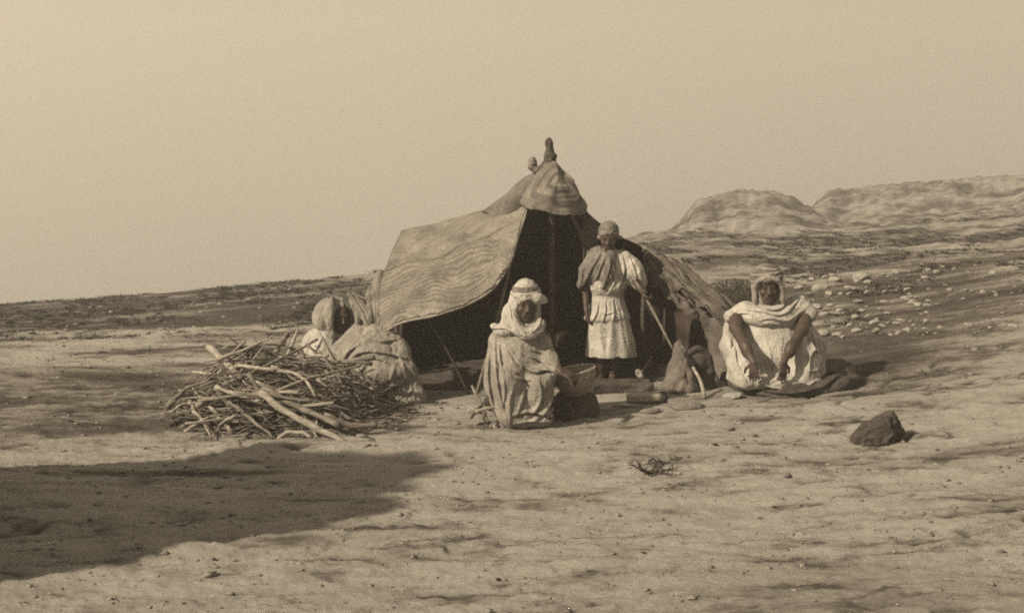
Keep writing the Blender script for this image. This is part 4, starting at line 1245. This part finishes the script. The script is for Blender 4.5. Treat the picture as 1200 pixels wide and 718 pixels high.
Fd.ell(q(384, 374, 0.05), (0.13, 0.14, 0.15), None, 0.05)
Fd.chain([q(413, 352, -0.06), q(420, 365, -0.08), q(419, 385, -0.08), q(414, 395, -0.06)], [0.03, 0.026, 0.026, 0.03], 0.03, 14)
Fd.chain([q(390, 351, -0.06), q(387, 366, -0.10), q(388, 386, -0.12), q(392, 396, -0.12)], [0.025, 0.028, 0.028, 0.02], 0.03, 14)
Fd.ell(P(0.0, 0.12, -0.02), (0.088, 0.15, 0.128), R, 0.018, 'sub')
for pts, h, w in (([(380, 356), (376, 372), (386, 386)], 0.004, 0.012), ([(378, 350), (392, 346), (410, 348)], 0.006, 0.010)):
    Fd.fold([q(*p) for p in pts], h, w, base[1] + 0.05)
Fd.folds(0.010, (17, 17, 8), 28.0)
Fd.build('hood', 'wool_cream', pD)

# ------------------------------------------------------------------ firewood heap
def heap(x, y):
    u = (x + 1.66) / 0.76; v_ = (y - 8.38) / 0.80
    return (0.46 + 0.10 * math.sin(x * 7.1 + y * 3.3) * math.sin(y * 5.7 - x * 2.0)) * np.clip(1 - u * u * (1 if u < 0 else 1.1) - v_ * v_, 0, 1) ** 0.7


def stick_mesh(seed):
    r = random.Random(seed)
    n = 11
    x = np.linspace(-0.5, 0.5, n)
    y = np.cumsum([r.uniform(-1, 1) for _ in range(n)]) * 0.014; z = np.cumsum([r.uniform(-1, 1) for _ in range(n)]) * 0.012
    y -= np.linspace(y[0], y[-1], n) * 0.8; z -= np.linspace(z[0], z[-1], n) * 0.8
    pts = np.stack([x, y, z], 1)
    rad = np.linspace(0.021, 0.007, n) * np.array([r.uniform(0.75, 1.25) for _ in range(n)])
    V, Fc = tube(pts, rad, 6)
    Vs, Fs = [V], list(Fc)
    off = len(V)
    for _ in range(r.choice([0, 1, 2, 3])):
        i = r.randint(3, 8)
        dr = unit([0.8, r.choice([-1, 1]) * r.uniform(0.4, 0.8), r.uniform(-0.2, 0.4)])
        ln = r.uniform(0.12, 0.3)
        tp = np.array([pts[i], pts[i] + dr * ln * 0.5 + [0, 0, r.uniform(-0.01, 0.02)], pts[i] + dr * ln])
        V2, F2 = tube(tp, [0.010, 0.007, 0.004], 5)
        Vs.append(V2); Fs += [tuple(k + off for k in f) for f in F2]; off += len(V2)
    me = bpy.data.meshes.new('branch')
    me.from_pydata([tuple(v) for v in np.vstack(Vs)], [], Fs)
    me.polygons.foreach_set('use_smooth', np.ones(len(me.polygons), bool))
    me.materials.append(None)
    return me


sticks = [stick_mesh(i) for i in range(14)]
BL = {'wood_pale': 'bleached bare branch lying tangled in the firewood heap', 'wood_mid': 'grey bare branch lying tangled in the firewood heap', 'wood_dark': 'dark bark covered branch lying tangled in the firewood heap'}
BG = {'wood_pale': 'bleached branches of the firewood heap', 'wood_mid': 'grey branches of the firewood heap', 'wood_dark': 'dark branches of the firewood heap'}
for i in range(285):
    for _ in range(50):
        x = random.uniform(-2.4, -0.8); y = random.uniform(7.5, 9.4)
        u = (x + 1.64) / 0.78; v_ = (y - 8.45) / 0.86
        if u * u + v_ * v_ < 1: break
    ln = random.choice([random.uniform(0.35, 0.7), random.uniform(0.5, 1.0), random.uniform(0.3, 0.55)])
    ln = max(0.25, min(ln, 2 * (x + 2.40)))
    rz = random.gauss(-0.12, 0.42) + (math.pi if random.random() < 0.5 else 0)
    if random.random() < 0.2: rz = random.uniform(0, 6.3)
    lvl = random.random() ** 0.8
    hx = heap(x, y)
    z = gz(x, y) + 0.015 + hx * lvl
    m = random.choices(['wood_pale', 'wood_mid', 'wood_dark'], [0.3, 0.42, 0.28])[0] if lvl > 0.45 else random.choices(['wood_pale', 'wood_mid', 'wood_dark'], [0.06, 0.38, 0.56])[0]
    ts = random.uniform(0.45, 0.95) * (1.25 if random.random() < 0.12 else 1)
    tone = {'wood_pale': 'bleached', 'wood_mid': 'grey', 'wood_dark': 'dark'}[m]
    size = ('long ' if ln > 0.62 else 'short ') + ('thick' if ts > 0.75 else 'thin')
    whr = 'on top of' if lvl > 0.75 else ('inside' if lvl > 0.3 else 'low in')
    o = place(random.choice(sticks), 'branch', (x, y, z), (ln, ts * 0.9, ts * 0.9), rz, m, f'{size} {tone} bare branch {whr} the firewood heap', 'branch', f'{size} {tone} branches {whr} the firewood heap')
    # lie along the slope of the heap
    e = 0.2
    gx_ = (heap(x + e * math.cos(rz), y + e * math.sin(rz)) - heap(x - e * math.cos(rz), y - e * math.sin(rz))) / (2 * e)
    o.rotation_euler = (random.uniform(0, 6.28), -math.atan(gx_) * 0.8 + random.gauss(0, 0.17), rz)


def branch_px(pts, r, mat, label, name='branch', cat='branch'):
    Pp = catmull(A(pts), 14)
    Pp = Pp + np.stack([perlin(np.arange(14) * 0.55 + pts[0][0], np.full(14, k + 0.5), np.zeros(14)) for k in range(3)], 1) * r[0] * 0.55
    tag(tube_obj(name, Pp, np.linspace(r[0], r[1], 14) * (0.82 + 0.3 * np.abs(perlin(np.arange(14) * 0.8 + pts[0][1], np.zeros(14), np.zeros(14)))), mat, None, Pp[0], sides=9, jitter=0.14), label, cat)


branch_px([(303, 460, 7.66), (340, 484, 7.55), (380, 506, 7.45), (408, 519, 7.40)], (0.027, 0.021), 'wood_pale', 'long thick pale pole slanting down the front of the firewood heap')
branch_px([(308, 455, 7.74), (345, 474, 7.66), (378, 490, 7.58), (398, 500, 7.52)], (0.026, 0.022), 'wood_mid', 'thick grey pole lying just behind the long pale pole')
branch_px([(243, 406, 8.5), (258, 419, 8.36), (276, 435, 8.2), (284, 446, 8.12)], (0.03, 0.026), 'wood_pale', 'short thick pale log sticking up from the back of the firewood heap')
branch_px([(276, 428, 8.16), (310, 432, 8.02), (342, 436, 7.95), (360, 448, 7.85), (370, 464, 7.76)], (0.016, 0.010), 'wood_pale', 'pale crooked branch bending over the top of the firewood heap')
branch_px([(348, 388, 9.35), (340, 410, 9.2), (330, 432, 9.0)], (0.016, 0.018), 'wood_pale', 'slim pale branch leaning up beside the hooded person')
branch_px([(337, 392, 9.4), (328, 404, 9.3), (318, 420, 9.15)], (0.026, 0.024), 'wood_mid', 'stubby grey branch end leaning up behind the firewood heap')
branch_px([(216, 505, 7.72), (240, 492, 7.72), (262, 488, 7.8)], (0.014, 0.012), 'wood_pale', 'curved pale branch poking from the far edge of the firewood heap')
branch_px([(380, 486, 7.66), (410, 497, 7.66), (442, 499, 7.72)], (0.022, 0.02), 'wood_mid', 'grey branch at the heap foot pointing to the heaped blankets')
branch_px([(432, 440, 8.72), (431, 470, 8.7), (430, 494, 8.68)], (0.014, 0.016), 'wood_dark', 'dark upright stick standing before the heaped blankets')
branch_px([(322, 521, 7.5), (334, 508, 7.52), (352, 506, 7.52), (366, 512, 7.5)], (0.016, 0.014), 'wood_pale', 'hooked pale branch at the foot of the firewood heap')

for pts, r, mt, lb in (([(262, 452, 8.0), (330, 420, 8.2), (372, 398, 8.5)], (0.014, 0.010), 'wood_mid', 'long straight grey branch rising from the heap toward the hooded person'),
                       ([(300, 470, 7.7), (352, 446, 7.85), (424, 428, 8.3)], (0.013, 0.009), 'wood_pale', 'long straight pale branch running from the heap to the heaped blankets'),
                       ([(232, 470, 7.85), (290, 462, 7.7), (366, 470, 7.62)], (0.014, 0.010), 'wood_mid', 'long straight grey branch lying level across the front of the heap'),
                       ([(226, 436, 8.5), (290, 444, 8.1), (352, 470, 7.72)], (0.012, 0.009), 'wood_pale', 'long thin pale branch crossing the heap behind the thick poles')):
    branch_px(pts, r, mt, lb)

# fine twigs through the heap: too many to count
Vs, Fs, off = [], [], 0
for i in range(1500):
    for _ in range(50):
        x = random.uniform(-2.7, -0.75); y = random.uniform(7.4, 9.4)
        u = (x + 1.58) / 0.86; v_ = (y - 8.45) / 0.92
        if u * u + v_ * v_ < 1: break
    z = gz_ = None
    rz = random.gauss(-0.1, 0.6) + (math.pi if random.random() < 0.5 else 0)
    ln = random.uniform(0.08, 0.34)
    Vs.append((x, y, rz, ln))
xy = np.array([(v[0], v[1]) for v in Vs]); zz = height(xy[:, 0], xy[:, 1])
TV = []
for (x, y, rz, ln), z in zip(Vs, zz):
    z = z + 0.01 + heap(x, y) * random.random() * 1.02
    d = np.array([math.cos(rz), math.sin(rz), random.gauss(0, 0.22)]) * ln / 2
    c = np.array([x, y, z]); bnd = np.array([random.uniform(-1, 1), random.uniform(-1, 1), random.uniform(-1, 1)]) * ln * 0.08
    V2, F2 = tube([c - d, c + bnd, c + d], [0.005, 0.004, 0.0025], 3, False)
    TV.append(V2); Fs += [tuple(k + off for k in f) for f in F2]; off += len(V2)
tw = mesh_obj('brushwood', np.vstack(TV), Fs, 'wood_mid', None, (-1.66, 8.45, 0))
tag(tw, 'fine dry twigs tangled through the firewood heap', 'twigs', kind='stuff')

# ------------------------------------------------------------------ things on the ground before the tent
# wooden bowl tilted beside the seated person
bc = at(674, 452, 8.45)
bo = empty('bowl', (bc[0], bc[1], gz(bc[0], bc[1])), 'wide wooden bowl tilted up beside the seated person in the cloak', 'bowl')
tilt = Matrix.Rotation(math.radians(-11), 3, 'Y') @ Matrix.Rotation(math.radians(3), 3, 'X')
bc3 = np.array(at(672, 434, 8.26))


def lathe(profile, n=48):
    V = [(r * math.cos(2 * math.pi * k / n), r * math.sin(2 * math.pi * k / n), z) for r, z in profile for k in range(n)]
    Fc = []
    m = len(profile)
    for i in range(m - 1):
        for k in range(n):
            k2 = (k + 1) % n
            Fc.append((i * n + k, i * n + k2, (i + 1) * n + k2, (i + 1) * n + k))
    return V, Fc


prof = [(0.002, -0.215), (0.05, -0.213), (0.10, -0.190), (0.14, -0.145), (0.168, -0.085), (0.180, -0.03), (0.182, 0.0), (0.176, 0.006), (0.168, 0.0), (0.158, -0.06), (0.13, -0.13), (0.09, -0.175), (0.04, -0.195), (0.002, -0.195)]
V, Fc = lathe(prof)
V = np.array([tilt @ (Vector(v) * 0.86) for v in V]) + bc3
bw = mesh_obj('shell', V, Fc, 'clay', bo)
ringv = [np.array(tilt @ Vector((0.155 * math.cos(a), 0.155 * math.sin(a), 0.002))) + bc3 for a in np.linspace(0, 2 * math.pi, 49)]
tube_obj('rim', ringv, 0.010, 'wood_pale', bo, sides=6)
ringv = [np.array(tilt @ Vector((0.150 * math.cos(a), 0.150 * math.sin(a), -0.040))) + bc3 for a in np.linspace(0, 2 * math.pi, 49)]
tube_obj('hoop', ringv, 0.007, 'wood_pale', bo, sides=6)

place(stone_mes[2], 'stone', (bc3[0] + 0.01, 8.32, gz(bc3[0], 8.32) + 0.05), (0.19, 0.16, 0.30), 0.4, 'stone_dark', 'flat dark stone propping up the wooden bowl', 'stone')
# cylinder-shaped log with a dark end
a, b = ray_ground(735, 474), ray_ground(774, 472)
zlog = 0.042
V, Fc = tube(catmull([a + [0, 0, zlog], (a + b) / 2 + [0, 0, zlog + 0.004], b + [0, 0, zlog]], 10), [0.036, 0.041, 0.043, 0.044, 0.043, 0.044, 0.043, 0.043, 0.042, 0.042], 12, True, 0.05)
lg = mesh_obj('log', V, Fc, 'wood_pale', None, (a + b) / 2)
tag(lg, 'short stubby log with a charred end lying before the doorway', 'log')
dirv = unit(b - a)
tube_obj('charred_end', [b + [0, 0, zlog] - dirv * 0.01, b + [0, 0, zlog] + dirv * 0.035, b + [0, 0, zlog] + dirv * 0.05], [0.045, 0.042, 0.034], 'soot', lg, sides=12, jitter=0.08).parent = lg
a, b = ray_ground(718, 477), ray_ground(752, 478)
tag(tube_obj('stick', catmull([a + [0, 0, 0.015], (a + b) / 2 + [0, 0, 0.018], b + [0, 0, 0.016]], 6), [0.010, 0.011, 0.012, 0.012, 0.011, 0.009], 'wood_pale', None, a), 'thin straight pale stick lying beside the stubby log', 'stick')
# folded dark blanket at the standing person's feet
fb_ = ray_ground(725, 458)
Fd = Field(fb_ + [-0.36, -0.2, -0.08], fb_ + [0.36, 0.25, 0.2], 0.008)
for k, zz in enumerate((0.02, 0.055)):
    Fd.cone(fb_ + [-0.24 + 0.02 * k, 0.02, zz], fb_ + [0.22, 0.04, zz], 0.04, 0.035, 0.012)
    Fd.cone(fb_ + [-0.22 + 0.02 * k, -0.08, zz - 0.005], fb_ + [0.24, -0.06, zz - 0.01], 0.04, 0.03, 0.012)
Fd.folds(0.012, (6, 12, 12), 41)
Fd.cut_below(height)
tag(Fd.build('blanket', 'wool_dark', None, fb_), 'dark folded blanket on the ground at the standing feet', 'blanket')
# wooden ladle leaning behind the blanket
a, b = at(748, 441, 9.42), at(764, 418, 9.62)
ld = empty('ladle', a, 'small pale ladle propped in the tent by the standing legs', 'ladle')
tube_obj('handle', catmull([a, (a + b) / 2, b], 6), [0.012, 0.010, 0.009, 0.008, 0.008, 0.007], 'wood_mid', ld)
Fd = Field(a + [-0.1, -0.1, -0.1], a + [0.1, 0.1, 0.1], 0.005)
Fd.ell(a + [0.01, 0, 0.02], (0.028, 0.026, 0.045), Matrix.Rotation(0.6, 3, 'Y'), 0.01)
Fd.ell(a + [0.0, -0.03, 0.03], (0.018, 0.02, 0.03), Matrix.Rotation(0.6, 3, 'Y'), 0.006, 'sub')
Fd.build('scoop', 'wood_pale', ld)

# sacks, pot and bundle at the right of the doorway
sk = ray_ground(800, 466)
Fd = Field([sk[0] - 0.26, 8.85, sk[2] - 0.1], [sk[0] + 0.24, 9.35, sk[2] + 0.55], 0.007)
q = lambda x, y, dd=0.0: at(x, y, 9.05 + dd)
Fd.ell(q(798, 440, 0.02), (0.11, 0.11, 0.15), None, 0.05)
Fd.cone(q(800, 425, 0.02), q(796, 405, 0.03), 0.085, 0.04, 0.04)
Fd.ell(q(796, 456, -0.03), (0.15, 0.12, 0.08), None, 0.04)
Fd.ell(q(788, 454, -0.05), (0.07, 0.08, 0.06), None, 0.03)
Fd.chain([q(795, 408, -0.06), q(806, 430, -0.12), q(812, 455, -0.13)], 0.014, 0.02, 10)
Fd.folds(0.020, (13, 13, 9), 51)
Fd.cut_below(height)
tag(Fd.build('sack', 'mat_brown', None, sk), 'lumpy brown sack tied at the top, right of the doorway', 'sack')
pt = np.array(at(820, 419, 9.1))
pg = gz(pt[0], pt[1])
s2 = np.array([pt[0], pt[1], pg])
Fd = Field([pt[0] - 0.2, pt[1] - 0.22, pg - 0.06], [pt[0] + 0.22, pt[1] + 0.24, pg + 0.6], 0.007)
Fd.ell(q(818, 420, 0.08), (0.10, 0.11, 0.095), None, 0.03)
Fd.cone(q(822, 430, 0.1), q(830, 462, 0.1), 0.09, 0.075, 0.05)
Fd.cone(q(812, 450, 0.12), q(812, 465, 0.1), 0.08, 0.08, 0.05)
Fd.chain([q(806, 415, 0.0), q(818, 408, -0.02), q(830, 418, 0.0), q(834, 440, 0.02)], 0.014, 0.02, 14)
Fd.folds(0.016, (12, 12, 8), 61)
Fd.cut_below(height)
tag(Fd.build('bundle', 'wool_dark', None, s2), 'dark round cloth bundle slumped against the brown end mat', 'bundle')
a, b = at(812, 430, 8.86), at(826, 474, 8.75)
b[2] = gz(b[0], b[1]) + 0.005
tag(tube_obj('stick', catmull([a, (a + b) / 2 + [0.012, 0, 0.01], b], 8), np.linspace(0.011, 0.017, 8), 'wood_pale', None, b), 'short thick pale stick propped against the dark bundle', 'stick')

# fireplace: three hearth stones, a sooty pot and a few sticks; the dark stone stands in for shade
hp = at(577, 466, 8.02)
for (px, py, w, mt, lb) in ((564, 497, 26, 'stone_mid', 'grey hearth stone under the forked stick'), (583, 500, 22, 'stone_pale', 'pale hearth stone under the sooty pot'), (556, 484, 22, 'stone_pale', 'pale hearth stone farthest from the pale cloak'), (597, 494, 20, 'stone_dark', 'dark stone added as the shade beside the pale cloak')):
    stone_px(px, py, w, mt, lb, None, 1.0)
pc = ray_ground(578, 492)
potb = empty('cooking_pot', (pc[0], pc[1], pc[2]), 'small sooty cooking pot set on hearth stones by the pale cloak', 'pot')
prof = [(0.002, 0.0), (0.03, 0.002), (0.055, 0.02), (0.066, 0.05), (0.064, 0.085), (0.05, 0.11), (0.042, 0.122), (0.05, 0.135), (0.045, 0.135), (0.036, 0.12), (0.044, 0.1), (0.05, 0.06), (0.03, 0.02), (0.002, 0.015)]
V, Fc = lathe(prof, 32)
mesh_obj('vessel', np.array(V) + pc + [0, 0, 0.06], Fc, 'soot', potb)
tube_obj('lug', [pc + [0.055, -0.02, 0.16], pc + [0.085, -0.03, 0.15], pc + [0.066, -0.025, 0.115]], 0.008, 'soot', potb, sides=6)
for k, (a, b, r, mt, lb) in enumerate((((553, 452, 8.1), (572, 494, 7.92), 0.011, 'wood_mid', 'grey forked stick leaning over the hearth stones'), ((557, 482, 7.9), (590, 478, 8.0), 0.012, 'wood_pale', 'pale stick lying across the hearth stones'), ((566, 474, 8.0), (552, 490, 7.9), 0.010, 'wood_dark', 'charred stick end poking from the hearth'))):
    a, b = at(*a), at(*b)
    tag(tube_obj('stick', catmull([a, (a + b) / 2 + [0, 0, 0.012], b], 6), [r * 0.8, r, r, r, r, r * 0.9], mt, None, a, jitter=0.1), lb, 'stick')

# ------------------------------------------------------------------ rocks
bm_ = stone_mesh('boulder', 83, 0.9, 5, 0.45, True)
p = ray_ground(1032, 521)
place(bm_, 'boulder', (p[0] + 0.02, p[1] + 0.1, p[2] + 0.035), (0.165, 0.17, 0.17), 2.2, 'stone_dark', 'dark weathered boulder lying on the pale rock near the rug', 'boulder')
# unseen rock shape added left of the view to cast the foreground shadow
bm_ = stone_mesh('shadow_caster', 91, 1.0, 5, 0.75, True)
p = np.array([-3.70, 4.90, gz(-3.70, 4.90)])
place(bm_, 'shadow_caster', p + [0, 0, 0.80], (1.10, 1.12, 1.62), 0.35, 'stone_mid', 'unseen rock shape added to cast the shadow across the foreground', 'rock')
# two loose flat stones in front of the sacks
for (px, py, w, mt, lb) in ((858, 466, 30, 'stone_pale', 'flat pale stone at the corner of the dark rug'), (800, 476, 44, 'stone_mid', 'broad grey stone below the lumpy sack'), (762, 484, 26, 'stone_mid', 'small grey stone below the charred log')):
    stone_px(px, py, w, mt, lb, None, 0.55)
# rubble on the slope behind the white robe
GR = 'pale rubble stones on the slope behind the white robe'
LR = 'large pale broken stone in the rubble behind the white robe'
RR = random.Random(5)
for px, py, w in ((978, 326, 15), (960, 336, 20), (972, 342, 12), (1008, 325, 26), (958, 358, 16), (974, 356, 12), (966, 366, 14), (984, 362, 10), (1006, 352, 12), (1024, 376, 14), (1034, 380, 10), (1003, 386, 12), (962, 390, 22), (980, 391, 14), (946, 352, 12)):
    stone_px(px, py + 3, w, 'stone_pale', LR, GR, 0.9)
for i in range(150):
    px = RR.uniform(925, 1090) if i < 105 else RR.uniform(1050, 1215); py = RR.uniform(322, 396) - 0.05 * (px - 1000)
    w = RR.choice([RR.uniform(3, 7), RR.uniform(5, 13)]); m = RR.choice(['stone_pale', 'stone_pale', 'stone_mid'])
    k = ('small ' if w < 8 else 'fist sized ') + ('pale' if m == 'stone_pale' else 'grey')
    stone_px(px, py, w, m, f'{k} stone in the rubble beyond the white robe', f'{k} rubble stones beyond the white robe', 0.9)
GS = 'loose stones scattered over the hillside'
for i in range(70):
    px = RR.uniform(770, 1200); py = RR.uniform(290, 345)
    m = RR.choice(['stone_pale', 'stone_mid', 'stone_dark']); k = m.replace('stone_', '').replace('mid', 'grey')
    stone_px(px, py, RR.uniform(2.5, 7), m, f'loose {k} stone lying on the open hillside above the tent', f'{k} stones scattered over the hillside', 0.8)
GL = 'pale stones on the scrubby flat behind the firewood'
for px, py, w in ((293, 352, 9), (258, 357, 7), (228, 384, 7), (196, 388, 6), (262, 372, 6), (305, 362, 7), (320, 347, 8), (340, 340, 9), (236, 366, 6), (90, 380, 8), (130, 366, 6), (45, 390, 8), (275, 340, 6), (205, 370, 5), (350, 356, 8)):
    stone_px(px, py, w, 'stone_pale', 'small pale stone on the dark flat behind the firewood', GL, 0.8)
GF = 'small loose stones on the foreground rock'
for i in range(34):
    px = RR.uniform(20, 1190); py = RR.uniform(500, 712)
    m = RR.choice(['stone_pale', 'stone_mid', 'stone_dark']); k = m.replace('stone_', '').replace('mid', 'grey')
    stone_px(px, py, RR.uniform(2.5, 8), m, f'small loose {k} stone lying on the bare foreground rock', f'small {k} stones on the foreground rock', 0.6)

# gravel and chips of rock, too small to count
pv, pf_ = [], []
bm = bmesh.new(); bmesh.ops.create_icosphere(bm, subdivisions=1, radius=1.0)
ico = np.array([v.co for v in bm.verts]); icf = np.array([[v.index for v in f.verts] for f in bm.faces]); bm.free()
ppx = RNG.uniform(-250, 1450, 9000); pd = np.exp(RNG.uniform(math.log(4.0), math.log(24), 9000))
keep = fbm(ppx * 0.012, np.log(pd) * 6, ppx * 0, 3) > RNG.uniform(-0.7, 0.6, 9000)
ppx, pd = ppx[keep], pd[keep]
pxx = (ppx - 600) / F_PX * pd; pz = height(pxx, pd)
rs = 0.007 * np.exp(RNG.normal(0, 0.55, len(pd))) * (pd / 8.0) ** 0.6
for k in range(len(pd)):
    j = ico * (1 + 0.35 * RNG.normal(size=(12, 1))) * np.array([1.3, 1.0, 0.55]) * rs[k]
    a = RNG.uniform(0, 6.28); c_, s_ = math.cos(a), math.sin(a)
    j = np.stack([c_ * j[:, 0] - s_ * j[:, 1], s_ * j[:, 0] + c_ * j[:, 1], j[:, 2]], 1)
    pv.append(j + [pxx[k], pd[k], pz[k] + rs[k] * 0.2]); pf_.append(icf + 12 * k)
tag(mesh_obj('gravel', np.vstack(pv), np.vstack(pf_), 'stone_mid', None, (0, 0, 0), smooth=False), 'fine gravel and rock chips over the bare ground', 'gravel', kind='stuff')

# ------------------------------------------------------------------ plants
def tuft(c, h, n, spread, rad=0.004, bend=0.4):
    V, Fc, off = [], [], 0
    for _ in range(n):
        a = random.uniform(0, 6.28); r = random.uniform(0.1, 1) * spread
        tip = np.array([math.cos(a) * r, math.sin(a) * r, h * random.uniform(0.5, 1.1)])
        b0 = np.array([math.cos(a), math.sin(a), 0]) * r * 0.25
        mid_ = b0 * (1 - bend) + tip * bend + [0, 0, h * 0.15]
        s_ = np.array([-math.sin(a + 1.0), math.cos(a + 1.0), 0.1]) * rad
        V += [c + b0 - s_, c + b0 + s_, c + mid_ + s_ * 0.8, c + mid_ - s_ * 0.8, c + tip]
        Fc += [(off, off + 1, off + 2, off + 3), (off + 3, off + 2, off + 4)]
        off += 5
    return V, Fc


def tuft_field(name, pts, label, mat, hr, n, rad):
    V, Fc, off = [], [], 0
    xy = np.array(pts); zz = height(xy[:, 0], xy[:, 1])
    for (x, y), z in zip(xy, zz):
        sc = min(2.2, max(1, y / 14))
        v, f = tuft(np.array([x, y, z - 0.01]), random.uniform(*hr) * sc, n, random.uniform(0.08, 0.26) * sc, rad * sc)
        V += v; Fc += [tuple(k + off for k in q_) for q_ in f]; off += len(v)
    o = mesh_obj(name, V, Fc, mat, None, (0, 0, 0), smooth=False)
    tag(o, label, 'scrub', kind='stuff')


pts = []
while len(pts) < 2600:
    px, d = random.uniform(-300, 640), math.exp(random.uniform(math.log(13.5), math.log(36)))
    if perlin(px * 0.012, d * 0.45, 3.3) > 0.0 - 0.25 * (d < 22): pts.append(((px - 600) / F_PX * d, d))
tuft_field('dry_scrub', pts, 'low dark scrub over the flat ground behind the firewood', 'scrub', (0.015, 0.05), 16, 0.008)
pts = []
while len(pts) < 2600:
    px, d = random.uniform(720, 1500), math.exp(random.uniform(math.log(11.5), math.log(44)))
    if perlin(px * 0.010, d * 0.5, 7.3) > 0.12: pts.append(((px - 600) / F_PX * d, d))
tuft_field('hillside_scrub', pts, 'low dark scrub scattered over the stony hillside', 'scrub', (0.015, 0.05), 16, 0.008)
pts = [((random.uniform(-100, 1300) - 600) / F_PX * d, d) for d in [math.exp(random.uniform(math.log(4.2), math.log(8.0))) for _ in range(110)]]
tuft_field('straw_litter', pts, 'thin straw and dry stalks scattered on the foreground rock', 'wood_mid', (0.01, 0.04), 4, 0.002)

# thorny dead shrub on the foreground rock, and a leafy clump added for dark shade behind the tent
def shrub(name, px, py, w, h, n, mat, label, sd_=3):
    r = random.Random(sd_)
    p = ray_ground(px, py)
    root = empty(name, p, label, 'shrub')
    for k in range(n):
        a = r.uniform(0, 6.28); ln = r.uniform(0.5, 1) * w
        tip = p + [math.cos(a) * ln, math.sin(a) * ln * 0.7, h * r.uniform(0.25, 1)]
        pts = catmull([p + [0, 0, -0.01], (p + tip) / 2 + [r.uniform(-0.03, 0.03), r.uniform(-.03, .03), r.uniform(-0.01, 0.03)], tip], 7)
        V, Fc = tube(pts, np.linspace(0.006, 0.002, 7), 5)
        Vs, Fs, off = [V], list(Fc), len(V)
        for _ in range(5):
            i = r.randint(2, 5)
            t2 = pts[i] + np.array([r.uniform(-1, 1), r.uniform(-1, 1), r.uniform(-0.2, 1)]) * ln * 0.28
            V2, F2 = tube([pts[i], (pts[i] + t2) / 2 + [0, 0, 0.005], t2], [0.003, 0.0025, 0.0015], 4)
            Vs.append(V2); Fs += [tuple(q_ + off for q_ in f) for f in F2]; off += len(V2)
        mesh_obj('stem', np.vstack(Vs), Fs, mat, root)
    return p, root


shrub('dead_shrub', 764, 553, 0.20, 0.10, 11, 'wood_dark', 'dead twiggy little shrub lying on the pale foreground rock')
p, root = shrub('shade_clump', 862, 356, 0.45, 0.3, 12, 'wood_dark', 'leafy clump added to make the dark shade between tent slope and white robe', 9)
V, Fc, off = [], [], 0
for _ in range(4200):
    a = unit(RNG.normal(size=3)); a[2] = abs(a[2])
    c = p + a * np.array([0.50, 0.4, 0.30]) * random.uniform(0.35, 1) ** 0.6
    s_ = unit(RNG.normal(size=3)) * 0.016; t_ = unit(RNG.normal(size=3)) * 0.009
    V += [c - s_, c + t_, c + s_, c - t_]; Fc.append((off, off + 1, off + 2, off + 3)); off += 4
fol = mesh_obj('foliage', V, Fc, 'scrub', root, smooth=False)
fol['kind'] = 'stuff'

# ------------------------------------------------------------------ thin dusty air
hz = bmesh.new()
bmesh.ops.create_cube(hz, size=1.0)
me = bpy.data.meshes.new('haze'); hz.to_mesh(me); hz.free()
hm = bpy.data.materials.new('haze'); hm.use_nodes = True
hm.node_tree.nodes.clear()
ho = hm.node_tree.nodes.new('ShaderNodeOutputMaterial'); hv = hm.node_tree.nodes.new('ShaderNodeVolumePrincipled')
hv.inputs['Color'].default_value = (0.95, 0.94, 0.93, 1)
hv.inputs['Density'].default_value = HAZE
hv.inputs['Anisotropy'].default_value = 0.2
hm.node_tree.links.new(hv.outputs[0], ho.inputs['Volume'])
me.materials.append(hm)
o = bpy.data.objects.new('haze', me); COL.objects.link(o)
zlo, zhi = float(Z.min()) - 1.0, float(Z.max()) + 1.5
o.scale = (2100, 452, zhi - zlo); o.location = (0, 203, (zlo + zhi) / 2)
tag(o, 'thin pale dusty haze over the whole hillside', 'haze', kind='stuff')
